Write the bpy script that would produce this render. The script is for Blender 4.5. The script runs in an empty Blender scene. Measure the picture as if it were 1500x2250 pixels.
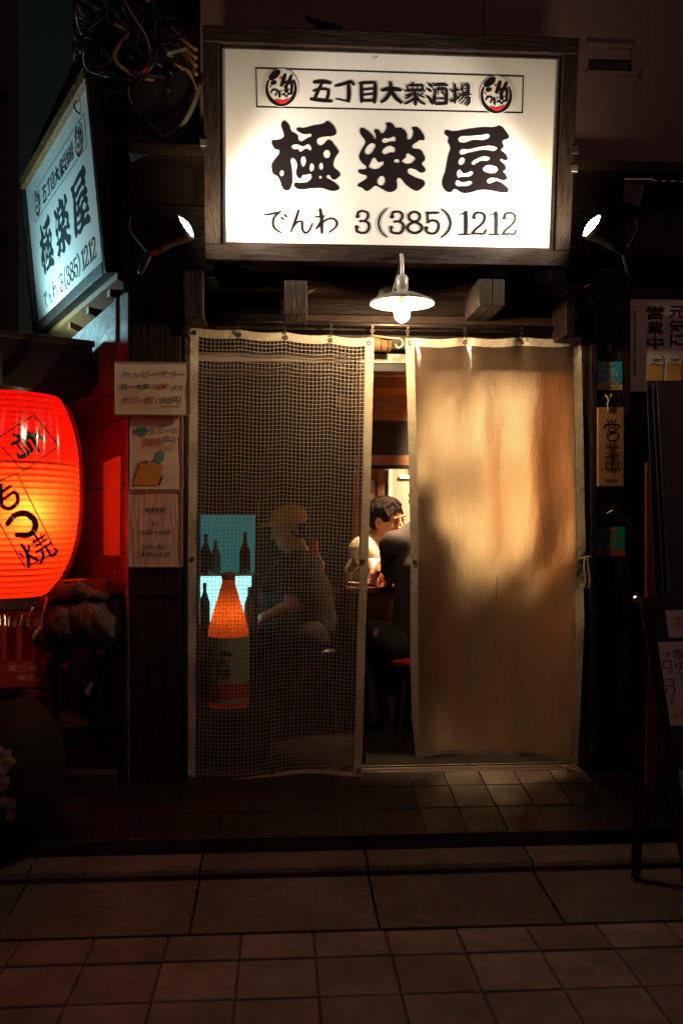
import bpy, math, random
import numpy as np
from mathutils import Vector, Matrix
R = math.radians
SC = bpy.context.scene
COL = SC.collection
random.seed(7)
# ------------------------------------------------------------------ camera
THETA = R(3.77); CAM = Vector((0, -4.2, 1.35)); F = 2050.0
cd = bpy.data.cameras.new('camera'); cam = bpy.data.objects.new('camera', cd); COL.objects.link(cam)
cam.location = CAM; cam.rotation_euler = (R(90), 0, -THETA)
cd.sensor_fit = 'VERTICAL'; cd.sensor_height = 24; cd.lens = 24 * F / 2250
cd.shift_y = 17 / 2250; cd.clip_end = 300; cd.clip_start = .05
cd.dof.use_dof = True; cd.dof.focus_distance = 4.2; cd.dof.aperture_fstop = 2.2
SC.camera = cam
# ------------------------------------------------------------------ world, street light glow as a very weak sun
w = bpy.data.worlds.new('World'); SC.world = w; w.use_nodes = True
wn = w.node_tree.nodes; bg = wn['Background']
sky = wn.new('ShaderNodeTexSky'); sky.sky_type = 'NISHITA'; sky.sun_disc = False
sky.sun_elevation = R(1.0); sky.sun_rotation = R(200)
w.node_tree.links.new(sky.outputs[0], bg.inputs[0]); bg.inputs[1].default_value = 0.006
sl = bpy.data.lights.new('sun', 'SUN'); sun = bpy.data.objects.new('sun', sl); COL.objects.link(sun)
sl.energy = 0.1; sl.angle = R(25); sl.color = (1, .47, .46)
sun.rotation_euler = (R(56), 0, R(22))
vs = SC.view_settings; vs.view_transform = 'Standard'; vs.look = 'None'; vs.exposure = 0; vs.gamma = 1
SC.view_settings.use_curve_mapping = False
try:
    SC.cycles.use_denoising = True; SC.cycles.denoiser = 'OPENIMAGEDENOISE'
    SC.cycles.max_bounces = 10; SC.cycles.transparent_max_bounces = 24
    SC.cycles.sample_clamp_indirect = 6; SC.cycles.caustics_reflective = False; SC.cycles.caustics_refractive = False
except Exception: pass
# ------------------------------------------------------------------ pixel <-> world
FW = Vector((math.sin(THETA), math.cos(THETA), 0)); RT = Vector((math.cos(THETA), -math.sin(THETA), 0)); UP = Vector((0, 0, 1))
def ray(px, py): return FW * F + RT * (px - 750) + UP * (1142 - py)
def W(px, py, Y):
    d = ray(px, py); return CAM + d * ((Y - CAM.y) / d.y)
def Wd(px, py, dep): return CAM + ray(px, py) * (dep / F)
def Wp(px, py, o, n):
    d = ray(px, py); return CAM + d * ((o - CAM).dot(n) / d.dot(n))
# ------------------------------------------------------------------ materials
def mat(name, color, rough=.6, metal=0, noise=None, bump=0, bscale=40, spec=.5, emit=None, estr=0, stretch=(1, 1, 1), coat=0, rvar=0, nscale=6, ndetail=6, world=False):
    m = bpy.data.materials.new(name); m.use_nodes = True; nt = m.node_tree; n = nt.nodes; L = nt.links
    b = n['Principled BSDF']; b.inputs['Base Color'].default_value = (*color, 1)
    b.inputs['Roughness'].default_value = rough; b.inputs['Metallic'].default_value = metal
    b.inputs['Specular IOR Level'].default_value = spec
    b.inputs['Coat Weight'].default_value = coat
    if emit: b.inputs['Emission Color'].default_value = (*emit, 1); b.inputs['Emission Strength'].default_value = estr
    tc = n.new('ShaderNodeTexCoord'); mp = n.new('ShaderNodeMapping'); mp.inputs['Scale'].default_value = stretch
    
    if world: ge = n.new('ShaderNodeNewGeometry'); L.new(ge.outputs['Position'], mp.inputs[0])
    else: L.new(tc.outputs['Object'], mp.inputs[0])
    if noise or rvar:
        t = n.new('ShaderNodeTexNoise'); t.inputs['Scale'].default_value = nscale; t.inputs['Detail'].default_value = ndetail; t.inputs['Roughness'].default_value = .65
        L.new(mp.outputs[0], t.inputs[0])
        if noise:
            cr = n.new('ShaderNodeValToRGB'); cr.color_ramp.elements[0].position = .32; cr.color_ramp.elements[1].position = .7
            cr.color_ramp.elements[0].color = (*noise, 1); cr.color_ramp.elements[1].color = (*color, 1)
            L.new(t.outputs[0], cr.inputs[0]); L.new(cr.outputs[0], b.inputs['Base Color'])
            if world:      # stains and trodden dirt larger than one stone
                s1_ = n.new('ShaderNodeTexNoise'); s1_.inputs['Scale'].default_value = 2.3; s1_.inputs['Detail'].default_value = 9; s1_.inputs['Roughness'].default_value = .7; L.new(ge.outputs['Position'], s1_.inputs[0])
                r1_ = n.new('ShaderNodeMapRange'); r1_.inputs['From Min'].default_value = .36; r1_.inputs['From Max'].default_value = .56; r1_.inputs['To Min'].default_value = .45; r1_.inputs['To Max'].default_value = 1; L.new(s1_.outputs[0], r1_.inputs[0])
                x1_ = n.new('ShaderNodeMix'); x1_.data_type = 'RGBA'; x1_.blend_type = 'MULTIPLY'; x1_.inputs[0].default_value = 1; L.new(cr.outputs[0], x1_.inputs[6]); L.new(r1_.outputs[0], x1_.inputs[7]); L.new(x1_.outputs[2], b.inputs['Base Color'])
        if rvar:
            mr = n.new('ShaderNodeMapRange'); mr.inputs['From Min'].default_value = .3; mr.inputs['From Max'].default_value = .7
            mr.inputs['To Min'].default_value = max(.05, rough - rvar); mr.inputs['To Max'].default_value = min(1, rough + rvar)
            L.new(t.outputs[0], mr.inputs[0]); L.new(mr.outputs[0], b.inputs['Roughness'])
    if bump:
        t2 = n.new('ShaderNodeTexNoise'); t2.inputs['Scale'].default_value = bscale; t2.inputs['Detail'].default_value = 5
        L.new(mp.outputs[0], t2.inputs[0])
        bp = n.new('ShaderNodeBump'); bp.inputs['Strength'].default_value = bump; bp.inputs['Distance'].default_value = .01
        L.new(t2.outputs[0], bp.inputs['Height']); L.new(bp.outputs[0], b.inputs['Normal'])
    return m
WD = dict(spec=.22, rough=.5, rvar=.2, bump=.5, bscale=14, nscale=5)
M = {}
M['wood_h'] = mat('stained wood grain across', (.05, .028, .018), noise=(.018, .01, .007), stretch=(1.2, 12, 14), **WD)
M['wood_v'] = mat('stained wood grain upright', (.034, .02, .014), noise=(.012, .007, .006), stretch=(14, 12, 1.2), **WD)
M['wood_frame'] = mat('sign frame wood', (.034, .02, .015), noise=(.012, .008, .006), stretch=(1.5, 14, 14), **WD)
M['wood_frame_v'] = mat('sign frame upright wood', (.034, .02, .015), noise=(.012, .008, .006), stretch=(14, 14, 1.5), **WD)
M['wood_pale'] = mat('pale plaque wood', (.5, .27, .12), noise=(.38, .19, .08), stretch=(20, 4, 1.2), rough=.5, rvar=.1, bump=.15, bscale=20)
M['wood_end'] = mat('weathered end grain', (.05, .034, .026), noise=(.014, .009, .008), rough=.6, bump=.5, bscale=35, nscale=30)
M['wood_orange'] = mat('varnished old wood', (.3, .14, .05), noise=(.12, .05, .02), stretch=(6, 6, 6), rough=.5, bump=.4, bscale=30)
M['black'] = mat('black paint', (.012, .011, .012), rough=.45, rvar=.1)
M['ink'] = mat('black cut letters', (.012, .008, .01), rough=.35)
M['ink_side'] = mat('bluish black cut letters', (.035, .05, .055), rough=.4)  # a little paler and bluer than the front sign's letters
M['red_ink'] = mat('red print', (.75, .03, .02), rough=.5)
M['orange_ink'] = mat('faded orange print', (.55, .2, .1), rough=.5)
M['grey_ink'] = mat('faded grey print', (.2, .16, .13), rough=.5)
M['navy_ink'] = mat('navy print', (.03, .04, .1), rough=.5)
M['brown_ink'] = mat('dark brown print', (.03, .02, .02), rough=.5)
M['panel_white'] = mat('sign face', (.8, .79, .77), rough=.4, noise=(.73, .71, .68), nscale=2, stretch=(3, 1, 1), ndetail=9)
M['pale_disc'] = mat('pale emblem ground', (.75, .72, .66), rough=.5)
M['wall_metal'] = mat('dull clad wall', (.25, .165, .135), noise=(.2, .13, .105), rough=.45, rvar=.12, bump=.25, bscale=60, stretch=(1, 1, 6), nscale=4)
M['dark_wall'] = mat('dark wall', (.03, .022, .02), noise=(.018, .012, .011), rough=.6, rvar=.15, bump=.3, bscale=20)
M['side_wall'] = mat('painted side wall', (.4, .36, .36), noise=(.16, .12, .12), rough=.5, bump=.4, bscale=30, nscale=8, rvar=.15)
M['side_low'] = mat('dark glossy side wall tiles', (.17, .05, .04), rough=.4, rvar=.15, bump=.2, bscale=8)
M['metal'] = mat('worn metal', (.5, .47, .42), rough=.35, metal=1, rvar=.15)
M['dark_metal'] = mat('dark metal', (.09, .075, .065), rough=.4, metal=.8, rvar=.15)
M['enamel'] = mat('enamel lamp shade', (.34, .31, .27), rough=.3, noise=(.26, .23, .2), nscale=20)
M['paper'] = mat('laminated paper', (.88, .8, .64), rough=.32, rvar=.12, noise=(.74, .67, .52), nscale=9, bump=.35, bscale=9)
M['paper2'] = mat('laminated grey paper', (.78, .7, .58), rough=.28, rvar=.1, noise=(.52, .46, .38), nscale=5, stretch=(9, 9, 1), bump=.4, bscale=9)
M['plastic_edge'] = mat('clear sleeve edge', (.5, .45, .33), rough=.25)
M['cable'] = mat('black cable', (.02, .018, .018), rough=.4)
M['cable_grey'] = mat('grey cable', (.3, .26, .21), rough=.5)
M['cable_tan'] = mat('tan cable', (.45, .25, .11), rough=.5)
M['cable_red'] = mat('red cable tape', (.6, .03, .02), rough=.4)
M['cable_brown'] = mat('brown cable', (.05, .03, .026), rough=.45)
M['stone'] = mat('paving stone', (.18, .12, .125), noise=(.1, .066, .068), rough=.75, bump=.5, bscale=90, nscale=9, ndetail=10, world=True)
M['stone2'] = mat('curb concrete', (.12, .085, .078), noise=(.04, .028, .026), rough=.8, bump=.7, bscale=130, nscale=60, ndetail=4, world=True)
M['joint'] = mat('dirty joint', (.035, .025, .024), rough=.9)
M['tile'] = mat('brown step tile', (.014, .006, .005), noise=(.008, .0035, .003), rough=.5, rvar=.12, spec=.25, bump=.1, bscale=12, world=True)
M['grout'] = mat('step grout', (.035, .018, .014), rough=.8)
M['asphalt'] = mat('asphalt', (.05, .05, .05), rough=.9, bump=.5, bscale=200)
M['white_fabric'] = mat('curtain binding', (.62, .54, .4), rough=.6, noise=(.48, .4, .28), nscale=18, bump=.35, bscale=60)
M['thread'] = mat('curtain net thread', (.5, .41, .34), rough=.5)
M['rope'] = mat('rope', (.5, .42, .3), rough=.8, bump=1, bscale=120)
M['bamboo'] = mat('rolled bamboo', (.42, .22, .09), rough=.6, noise=(.2, .1, .04), stretch=(3, 30, 30))
M['cooler_dark'] = mat('cooler body', (.008, .013, .014), rough=.5)
M['skin'] = mat('skin', (.52, .26, .15), rough=.5, noise=(.47, .22, .125), nscale=30)
M['hair'] = mat('black hair', (.012, .008, .007), rough=.85, spec=.12, bump=1, bscale=70, stretch=(1, 1, .25))
M['shirt_white'] = mat('white shirt', (.72, .64, .52), rough=.8, bump=.2, bscale=30)
M['shirt_black'] = mat('black shirt', (.018, .011, .012), rough=.8, bump=.4, bscale=22)
M['cap'] = mat('mustard cap', (.6, .36, .07), rough=.8)
M['navy_cloth'] = mat('dark cloth', (.014, .011, .015), rough=.9, bump=.3, bscale=20)
M['trouser'] = mat('dark trousers', (.015, .013, .015), rough=.85)
M['lip'] = mat('lips and eyes', (.12, .035, .025), rough=.4)
M['cushion'] = mat('worn fake fur cushion', (.1, .075, .065), rough=.95, noise=(.035, .026, .024), nscale=14, bump=1, bscale=90)
M['crate_red'] = mat('red plastic crate', (.16, .012, .012), rough=.45)
M['crate_print'] = mat('crate print', (.3, .1, .08), rough=.5)
M['pot'] = mat('dark glazed pot', (.009, .005, .0045), rough=.85, spec=.2, rvar=.1, bump=.3, bscale=5)
M['bark'] = mat('flaking pale patch', (.28, .17, .15), rough=.8, noise=(.05, .03, .025), nscale=20, bump=.8, bscale=40)
M['teal_awning'] = mat('green awning cloth', (.16, .42, .3), rough=.8, noise=(.1, .3, .22), nscale=4)
M['stripe'] = mat('awning stripe', (.3, .12, .12), rough=.8)
M['cream'] = mat('cream interior wall', (.62, .52, .38), rough=.7, noise=(.52, .42, .3), nscale=2)
M['orange_wall'] = mat('orange interior wall', (.65, .25, .05), rough=.7)
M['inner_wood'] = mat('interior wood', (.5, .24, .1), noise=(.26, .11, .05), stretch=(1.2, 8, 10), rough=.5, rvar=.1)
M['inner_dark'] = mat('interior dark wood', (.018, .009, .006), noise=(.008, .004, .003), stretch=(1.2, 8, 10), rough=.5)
M['floor_dark'] = mat('dull floor', (.012, .009, .008), rough=.95, spec=.1, noise=(.007, .005, .005))
M['cream_dimmed'] = mat('greige interior wall', (.2, .165, .125), rough=.8)  # cream wall with its colour darkened, so the gap is not overbright
M['red_seat'] = mat('red vinyl', (.45, .02, .02), rough=.35)
M['table'] = mat('dark red table', (.09, .02, .015), rough=.25)
M['steel'] = mat('steel tumbler', (.6, .52, .42), rough=.5, metal=.7)
M['blue_st'] = mat('blue sticker', (.02, .36, .55), rough=.35)
M['green_st'] = mat('green sticker', (.01, .34, .22), rough=.35)
M['yellow_st'] = mat('yellow print', (.7, .48, .13), rough=.4)
M['orange_st'] = mat('orange strip', (.6, .12, .03), rough=.4)
M['beer'] = mat('beer print', (.6, .34, .08), rough=.4)
M['foam'] = mat('foam print', (.7, .66, .55), rough=.4)
M['poster'] = mat('creased poster paper', (.92, .84, .74), rough=.3, rvar=.1, noise=(.8, .72, .62), nscale=5, bump=.5, bscale=7)
M['board_black'] = mat('black board', (.012, .012, .014), rough=.4, rvar=.1)
M['menu_paper'] = mat('menu card', (.75, .6, .56), rough=.5)
M['red_strip'] = mat('red drilled strip', (.18, .035, .03), rough=.5)
M['night_building'] = mat('neighbour building wall', (.06, .055, .055), rough=.8, bump=.3, bscale=8)
M['teal_print'] = mat('teal sheet', (.1, .35, .33), rough=.5)
M['label'] = mat('bottle label', (.45, .62, .56), rough=.5)  # teal glow of the cooler painted into the pale label
def emis(name, col, s):
    m = bpy.data.materials.new(name); m.use_nodes = True; nt = m.node_tree; nt.nodes.clear()
    e = nt.nodes.new('ShaderNodeEmission'); e.inputs[0].default_value = (*col, 1); e.inputs[1].default_value = s
    o = nt.nodes.new('ShaderNodeOutputMaterial'); nt.links.new(e.outputs[0], o.inputs[0]); return m
M['bulb'] = emis('warm bulb', (1, .68, .36), 520)
M['flood'] = emis('flood lamp lens', (1, .8, .52), 330)
M['flood_small'] = emis('cool lamp lens', (.5, .9, 1), 60)
M['lantern_bulb'] = emis('lantern bulb', (1, .6, .3), 400)
M['shade_glow'] = emis('paper lamp glow', (1, .6, .29), 3.2)
M['room_lamp'] = emis('room lamp glow', (1, .62, .34), 3.5)
M['teal_glow'] = emis('cooler light', (.35, .95, 1), 3.6)
M['teal_glow2'] = emis('cooler dim light', (.08, .55, .6), .4)
def mixmat(name, parts):
    """parts: list of (kind, color, rough, weight); shaders are mixed in turn"""
    m = bpy.data.materials.new(name); m.use_nodes = True; nt = m.node_tree; n = nt.nodes; L = nt.links; n.clear()
    prev = None; tot = 0
    for kind, col, rg, wt in parts:
        s = n.new({'t': 'ShaderNodeBsdfTransparent', 'd': 'ShaderNodeBsdfDiffuse', 'l': 'ShaderNodeBsdfTranslucent', 'g': 'ShaderNodeBsdfGlossy', 'r': 'ShaderNodeBsdfRefraction'}[kind])
        s.inputs[0].default_value = (*col, 1)
        if kind in 'gr': s.inputs['Roughness'].default_value = rg
        if kind == 'r': s.inputs['IOR'].default_value = 1.12
        tot += wt
        if prev is None: prev = s
        else:
            mx = n.new('ShaderNodeMixShader'); mx.inputs[0].default_value = wt / tot
            L.new(prev.outputs[0], mx.inputs[1]); L.new(s.outputs[0], mx.inputs[2]); prev = mx
    o = n.new('ShaderNodeOutputMaterial'); L.new(prev.outputs[0], o.inputs[0]); return m
M['vinyl_clear'] = mixmat('clear vinyl', [('t', (.9, .85, .8), 0, .8), ('l', (.5, .38, .26), 0, .01), ('d', (.3, .22, .16), 0, .004), ('g', (1, 1, 1), .2, .025)])
M['glass'] = mixmat('door glass', [('t', (.92, .92, .9), 0, .93), ('g', (1, 1, 1), .03, .07)])
M['film'] = mixmat('plastic film', [('t', (.97, .95, .95), 0, .92), ('l', (.8, .5, .5), 0, .02), ('g', (1, 1, 1), .2, .1)])
M['lantern'] = mixmat('red lantern paper', [('l', (1, .012, .003), 0, .9), ('d', (.6, .008, .004), 0, .1)])
M['lantern_pale'] = mixmat('pale lantern paper', [('l', (.98, .036, .006), 0, .85), ('d', (.6, .04, .015), 0, .12)])
M['amber_glass'] = mixmat('amber bottle', [('l', (1, .28, .04), 0, .45), ('d', (.8, .2, .03), 0, .3), ('g', (1, 1, 1), .1, .1)])
# hazy right-hand curtain: fine net, dirty vinyl that scatters what is behind it
def hazy():
    m = bpy.data.materials.new('hazy netted vinyl'); m.use_nodes = True; nt = m.node_tree; n = nt.nodes; L = nt.links; n.clear()
    uv = n.new('ShaderNodeTexCoord'); sp = n.new('ShaderNodeSeparateXYZ'); L.new(uv.outputs['UV'], sp.inputs[0])
    def line(sock):
        a = n.new('ShaderNodeMath'); a.operation = 'MULTIPLY'; a.inputs[1].default_value = 1 / .0085; L.new(sock, a.inputs[0])
        b = n.new('ShaderNodeMath'); b.operation = 'FRACT'; L.new(a.outputs[0], b.inputs[0])
        c = n.new('ShaderNodeMath'); c.operation = 'LESS_THAN'; c.inputs[1].default_value = .34; L.new(b.outputs[0], c.inputs[0]); return c
    l1 = line(sp.outputs[0]); l2 = line(sp.outputs[1])
    mx_ = n.new('ShaderNodeMath'); mx_.operation = 'MAXIMUM'; L.new(l1.outputs[0], mx_.inputs[0]); L.new(l2.outputs[0], mx_.inputs[1])
    nz = n.new('ShaderNodeTexNoise'); nz.inputs['Scale'].default_value = 5; nz.inputs['Detail'].default_value = 6
    mp = n.new('ShaderNodeMapping'); mp.inputs['Scale'].default_value = (2.5, 1, 1); L.new(uv.outputs['UV'], mp.inputs[0]); L.new(mp.outputs[0], nz.inputs[0])
    cr = n.new('ShaderNodeValToRGB'); cr.color_ramp.elements[0].position = .3; cr.color_ramp.elements[1].position = .75
    cr.color_ramp.elements[0].color = (.6, .47, .32, 1); cr.color_ramp.elements[1].color = (.9, .72, .52, 1); L.new(nz.outputs[0], cr.inputs[0])
    tl = n.new('ShaderNodeBsdfTranslucent'); L.new(cr.outputs[0], tl.inputs[0])
    rf = n.new('ShaderNodeBsdfRefraction'); rf.inputs['IOR'].default_value = 1.22; rf.inputs['Roughness'].default_value = .6; rf.inputs[0].default_value = (.97, .9, .7, 1)
    df = n.new('ShaderNodeBsdfDiffuse'); df.inputs[0].default_value = (.24, .155, .11, 1)
    gl = n.new('ShaderNodeBsdfGlossy'); gl.inputs['Roughness'].default_value = .16
    n2 = n.new('ShaderNodeTexNoise'); n2.inputs['Scale'].default_value = 9; n2.inputs['Detail'].default_value = 4; L.new(mp.outputs[0], n2.inputs[0])
    bp = n.new('ShaderNodeBump'); bp.inputs['Strength'].default_value = .55; bp.inputs['Distance'].default_value = .012; L.new(n2.outputs[0], bp.inputs['Height'])
    L.new(bp.outputs[0], gl.inputs['Normal']); L.new(bp.outputs[0], rf.inputs['Normal'])
    a = n.new('ShaderNodeMixShader'); a.inputs[0].default_value = .42; L.new(rf.outputs[0], a.inputs[1]); L.new(tl.outputs[0], a.inputs[2])
    b = n.new('ShaderNodeMixShader'); b.inputs[0].default_value = .09; L.new(a.outputs[0], b.inputs[1]); L.new(gl.outputs[0], b.inputs[2])
    f = n.new('ShaderNodeMapRange'); f.inputs['To Min'].default_value = .02; f.inputs['To Max'].default_value = .46; L.new(mx_.outputs[0], f.inputs[0])
    c = n.new('ShaderNodeMixShader'); L.new(f.outputs[0], c.inputs[0]); L.new(b.outputs[0], c.inputs[1]); L.new(df.outputs[0], c.inputs[2])
    o = n.new('ShaderNodeOutputMaterial'); L.new(c.outputs[0], o.inputs[0]); return m
M['vinyl_hazy'] = hazy()
# ------------------------------------------------------------------ mesh helpers
def woff(o):
    v = Vector((0, 0, 0))
    while o is not None: v = v + o.location; o = o.parent
    return v
class MB:
    def __init__(s): s.v = []; s.f = []; s.uv = None; s.mi = []
    def add(s, vs, fs, mi=0):
        k = len(s.v); s.v += [tuple(x) for x in vs]; s.f += [tuple(i + k for i in f) for f in fs]; s.mi += [mi] * len(fs); return s
    def box(s, x0, y0, z0, x1, y1, z1, mi=0):
        if x0 > x1: x0, x1 = x1, x0
        if y0 > y1: y0, y1 = y1, y0
        if z0 > z1: z0, z1 = z1, z0
        return s.add([(x0, y0, z0), (x1, y0, z0), (x1, y1, z0), (x0, y1, z0), (x0, y0, z1), (x1, y0, z1), (x1, y1, z1), (x0, y1, z1)],
                     [(0, 3, 2, 1), (4, 5, 6, 7), (0, 1, 5, 4), (1, 2, 6, 5), (2, 3, 7, 6), (3, 0, 4, 7)], mi)
    def pbox(s, px0, py0, px1, py1, Y, dep, mi=0):
        a = W(px0, (py0 + py1) / 2, Y); b = W(px1, (py0 + py1) / 2, Y); xm = (px0 + px1) / 2
        return s.box(a.x, Y, W(xm, py0, Y).z, b.x, Y + dep, W(xm, py1, Y).z, mi)
    def obox(s, o, ax, ay, az, mi=0):
        """box from corner o along three vectors"""
        o = Vector(o); ax = Vector(ax); ay = Vector(ay); az = Vector(az)
        return s.add([o, o + ax, o + ax + ay, o + ay, o + az, o + ax + az, o + ax + ay + az, o + ay + az],
                     [(0, 3, 2, 1), (4, 5, 6, 7), (0, 1, 5, 4), (1, 2, 6, 5), (2, 3, 7, 6), (3, 0, 4, 7)], mi)
    def tube(s, pts, r, n=8, mi=0, cap=True):
        pts = [Vector(p) for p in pts]; m = len(pts); rs = r if isinstance(r, (list, tuple)) else [r] * m
        vs = []; prev = None
        for i, p in enumerate(pts):
            t = (pts[min(i + 1, m - 1)] - pts[max(i - 1, 0)]); t = t.normalized() if t.length > 1e-9 else Vector((0, 0, 1))
            if prev is None: a = t.cross(Vector((0, 0, 1)) if abs(t.z) < .9 else Vector((1, 0, 0))).normalized()
            else:
                a = prev - t * prev.dot(t); a = a.normalized() if a.length > 1e-6 else t.orthogonal().normalized()
            prev = a; b = t.cross(a)
            for k in range(n):
                q = 2 * math.pi * k / n; vs.append(p + (a * math.cos(q) + b * math.sin(q)) * rs[i])
        fs = [(i * n + k, i * n + (k + 1) % n, (i + 1) * n + (k + 1) % n, (i + 1) * n + k) for i in range(m - 1) for k in range(n)]
        if cap: fs += [tuple(range(n))[::-1], tuple((m - 1) * n + k for k in range(n))]
        return s.add(vs, fs, mi)
    def lathe(s, c, prof, n=32, ax=(0, 0, 1), mi=0, a0=0, a1=None):
        c = Vector(c); ax = Vector(ax).normalized(); e = ax.orthogonal().normalized(); g = ax.cross(e); full = a1 is None
        a1 = 2 * math.pi if full else a1; m = n if full else n + 1; vs = []
        for r, h in prof:
            for k in range(m):
                q = a0 + (a1 - a0) * k / n; vs.append(c + ax * h + (e * math.cos(q) + g * math.sin(q)) * r)
        fs = [(i * m + k, i * m + (k + 1) % m, (i + 1) * m + (k + 1) % m, (i + 1) * m + k) for i in range(len(prof) - 1) for k in range(n)]
        return s.add(vs, fs, mi)
    def ball(s, c, r, n=12, mi=0, sc=(1, 1, 1)):
        k = len(s.v); s.lathe(c, [(r * math.sin(math.pi * i / n) + 1e-5, -r * math.cos(math.pi * i / n)) for i in range(n + 1)], n * 2, mi=mi)
        c = Vector(c); s.v[k:] = [tuple(c + Vector(((v[0] - c.x) * sc[0], (v[1] - c.y) * sc[1], (v[2] - c.z) * sc[2]))) for v in s.v[k:]]; return s
    def quad(s, a, b, c, d, mi=0): return s.add([a, b, c, d], [(0, 1, 2, 3)], mi)
    def build(s, name, m, parent=None, smooth=False, bevel=0, **pr):
        off = woff(parent) if parent else Vector((0, 0, 0))
        me = bpy.data.meshes.new(name)
        base = Vector((0, 0, 0))
        if parent is None and s.v:
            a = np.array(s.v); base = Vector(((a[:, 0].min() + a[:, 0].max()) / 2, (a[:, 1].min() + a[:, 1].max()) / 2, a[:, 2].min()))
            off = base
        me.from_pydata([(v[0] - off.x, v[1] - off.y, v[2] - off.z) for v in s.v], [], s.f)
        for mm in (m if isinstance(m, (list, tuple)) else [m]): me.materials.append(M[mm] if isinstance(mm, str) else mm)
        if any(s.mi): me.polygons.foreach_set('material_index', s.mi)
        if smooth: me.polygons.foreach_set('use_smooth', [True] * len(s.f))
        if s.uv is not None:
            ul = me.uv_layers.new(name='UVMap'); ul.data.foreach_set('uv', [c for f in s.f for i in f for c in s.uv[i]])
        me.update()
        o = bpy.data.objects.new(name, me); COL.objects.link(o); o.location = base
        if parent: o.parent = parent
        if bevel:
            b = o.modifiers.new('bevel', 'BEVEL'); b.width = bevel; b.segments = 2; b.limit_method = 'ANGLE'
        for k, v in pr.items(): o[k] = v
        return o
def thing(name, label, cat, loc=(0, 0, 0), group=None):
    o = bpy.data.objects.new(name, None); COL.objects.link(o); o.location = loc; o.empty_display_size = .1
    o['label'] = label; o['category'] = cat
    if group: o['group'] = group
    return o
def structure(name, loc=(0, 0, 0)):
    o = bpy.data.objects.new(name, None); COL.objects.link(o); o.location = loc; o['kind'] = 'structure'; return o
def smooth_path(p, k=6):
    p = [Vector(q) for q in p]
    if len(p) < 3: return p
    out = []
    for i in range(len(p) - 1):
        a = p[max(i - 1, 0)]; b = p[i]; c = p[i + 1]; d = p[min(i + 2, len(p) - 1)]
        for j in range(k):
            t = j / k; out.append(.5 * ((2 * b) + (c - a) * t + (2 * a - 5 * b + 4 * c - d) * t * t + (3 * b - a - 3 * c + d) * t ** 3))
    return out + [p[-1]]
# ---- lettering: brush strokes, outlines and set type, each mapped from flat (x, y) onto a surface by fn
def stroke(mb, pts, wd, fn, lift=0, taper=(.75, .8), mi=0):
    P = smooth_path([(x, y, 0) for x, y in pts], 5) if len(pts) > 2 else [Vector((*pts[0], 0)).lerp(Vector((*pts[1], 0)), t / 3) for t in range(4)]
    n = len(P); vs = []; fs = []
    for i, p in enumerate(P):
        t = (P[min(i + 1, n - 1)] - P[max(i - 1, 0)]).normalized(); q = Vector((-t.y, t.x, 0)); u = i / (n - 1)
        h = wd / 2 * (taper[0] + (1 - taper[0]) * min(1, u * 3)) * (taper[1] + (1 - taper[1]) * min(1, (1 - u) * 3))
        if i == 0:
            for k in (-.92, -.55): hh = h * math.sqrt(1 - k * k); e = p + t * h * k * .8; vs += [e + q * hh, e - q * hh]
        vs += [p + q * h, p - q * h]
        if i == n - 1:
            for k in (.55, .92): hh = h * math.sqrt(1 - k * k); e = p + t * h * k * .8; vs += [e + q * hh, e - q * hh]
    fs = [(2 * i, 2 * i + 1, 2 * i + 3, 2 * i + 2) for i in range(len(vs) // 2 - 1)]
    mb.add([fn(v.x, v.y, lift) for v in vs], fs, mi)
def filled(loops, fn, mb, lift=0, handles='AUTO', mi=0):
    c = bpy.data.curves.new('outline', 'CURVE'); c.dimensions = '2D'; c.fill_mode = 'BOTH'; c.resolution_u = 3
    for lp in loops:
        s = c.splines.new('BEZIER'); s.bezier_points.add(len(lp) - 1); s.use_cyclic_u = True
        for bp_, (x, y) in zip(s.bezier_points, lp):
            bp_.co = (x / 1000, -y / 1000, 0); bp_.handle_left_type = bp_.handle_right_type = handles
    _curve_to(mb, c, lambda x, y: fn(x * 1000, -y * 1000, lift), mi)
def _curve_to(mb, c, f, mi):
    o = bpy.data.objects.new('outline', c); COL.objects.link(o)
    bpy.context.view_layer.update(); dg = bpy.context.evaluated_depsgraph_get(); me = bpy.data.meshes.new_from_object(o.evaluated_get(dg))
    mb.add([f(v.co.x, v.co.y) for v in me.vertices], [tuple(p.vertices) for p in me.polygons], mi)
    bpy.data.objects.remove(o); bpy.data.meshes.remove(me); bpy.data.curves.remove(c)
_tc = {}
def type_mesh(body, bold=0):
    if (body, bold) in _tc: return _tc[(body, bold)]
    c = bpy.data.curves.new('type', 'FONT'); c.body = body; c.offset = bold; c.resolution_u = 2
    o = bpy.data.objects.new('type', c); COL.objects.link(o); bpy.context.view_layer.update()
    dg = bpy.context.evaluated_depsgraph_get(); me = bpy.data.meshes.new_from_object(o.evaluated_get(dg))
    a = np.array([v.co[:] for v in me.vertices])[:, :2]; fs = [tuple(p.vertices) for p in me.polygons]
    bpy.data.objects.remove(o); bpy.data.meshes.remove(me); bpy.data.curves.remove(c)
    a -= a.min(0); sz = a.max(0); sz[sz < 1e-6] = 1; a /= sz; _tc[(body, bold)] = (a, fs); return a, fs
def typ(mb, body, x0, y0, x1, y1, fn, bold=0, lift=0, mi=0):
    """type set to fill the rectangle, y down"""
    a, fs = type_mesh(body, bold)
    mb.add([fn(x0 + u * (x1 - x0), y1 + v * (y0 - y1), lift) for u, v in a], fs, mi)
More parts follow.
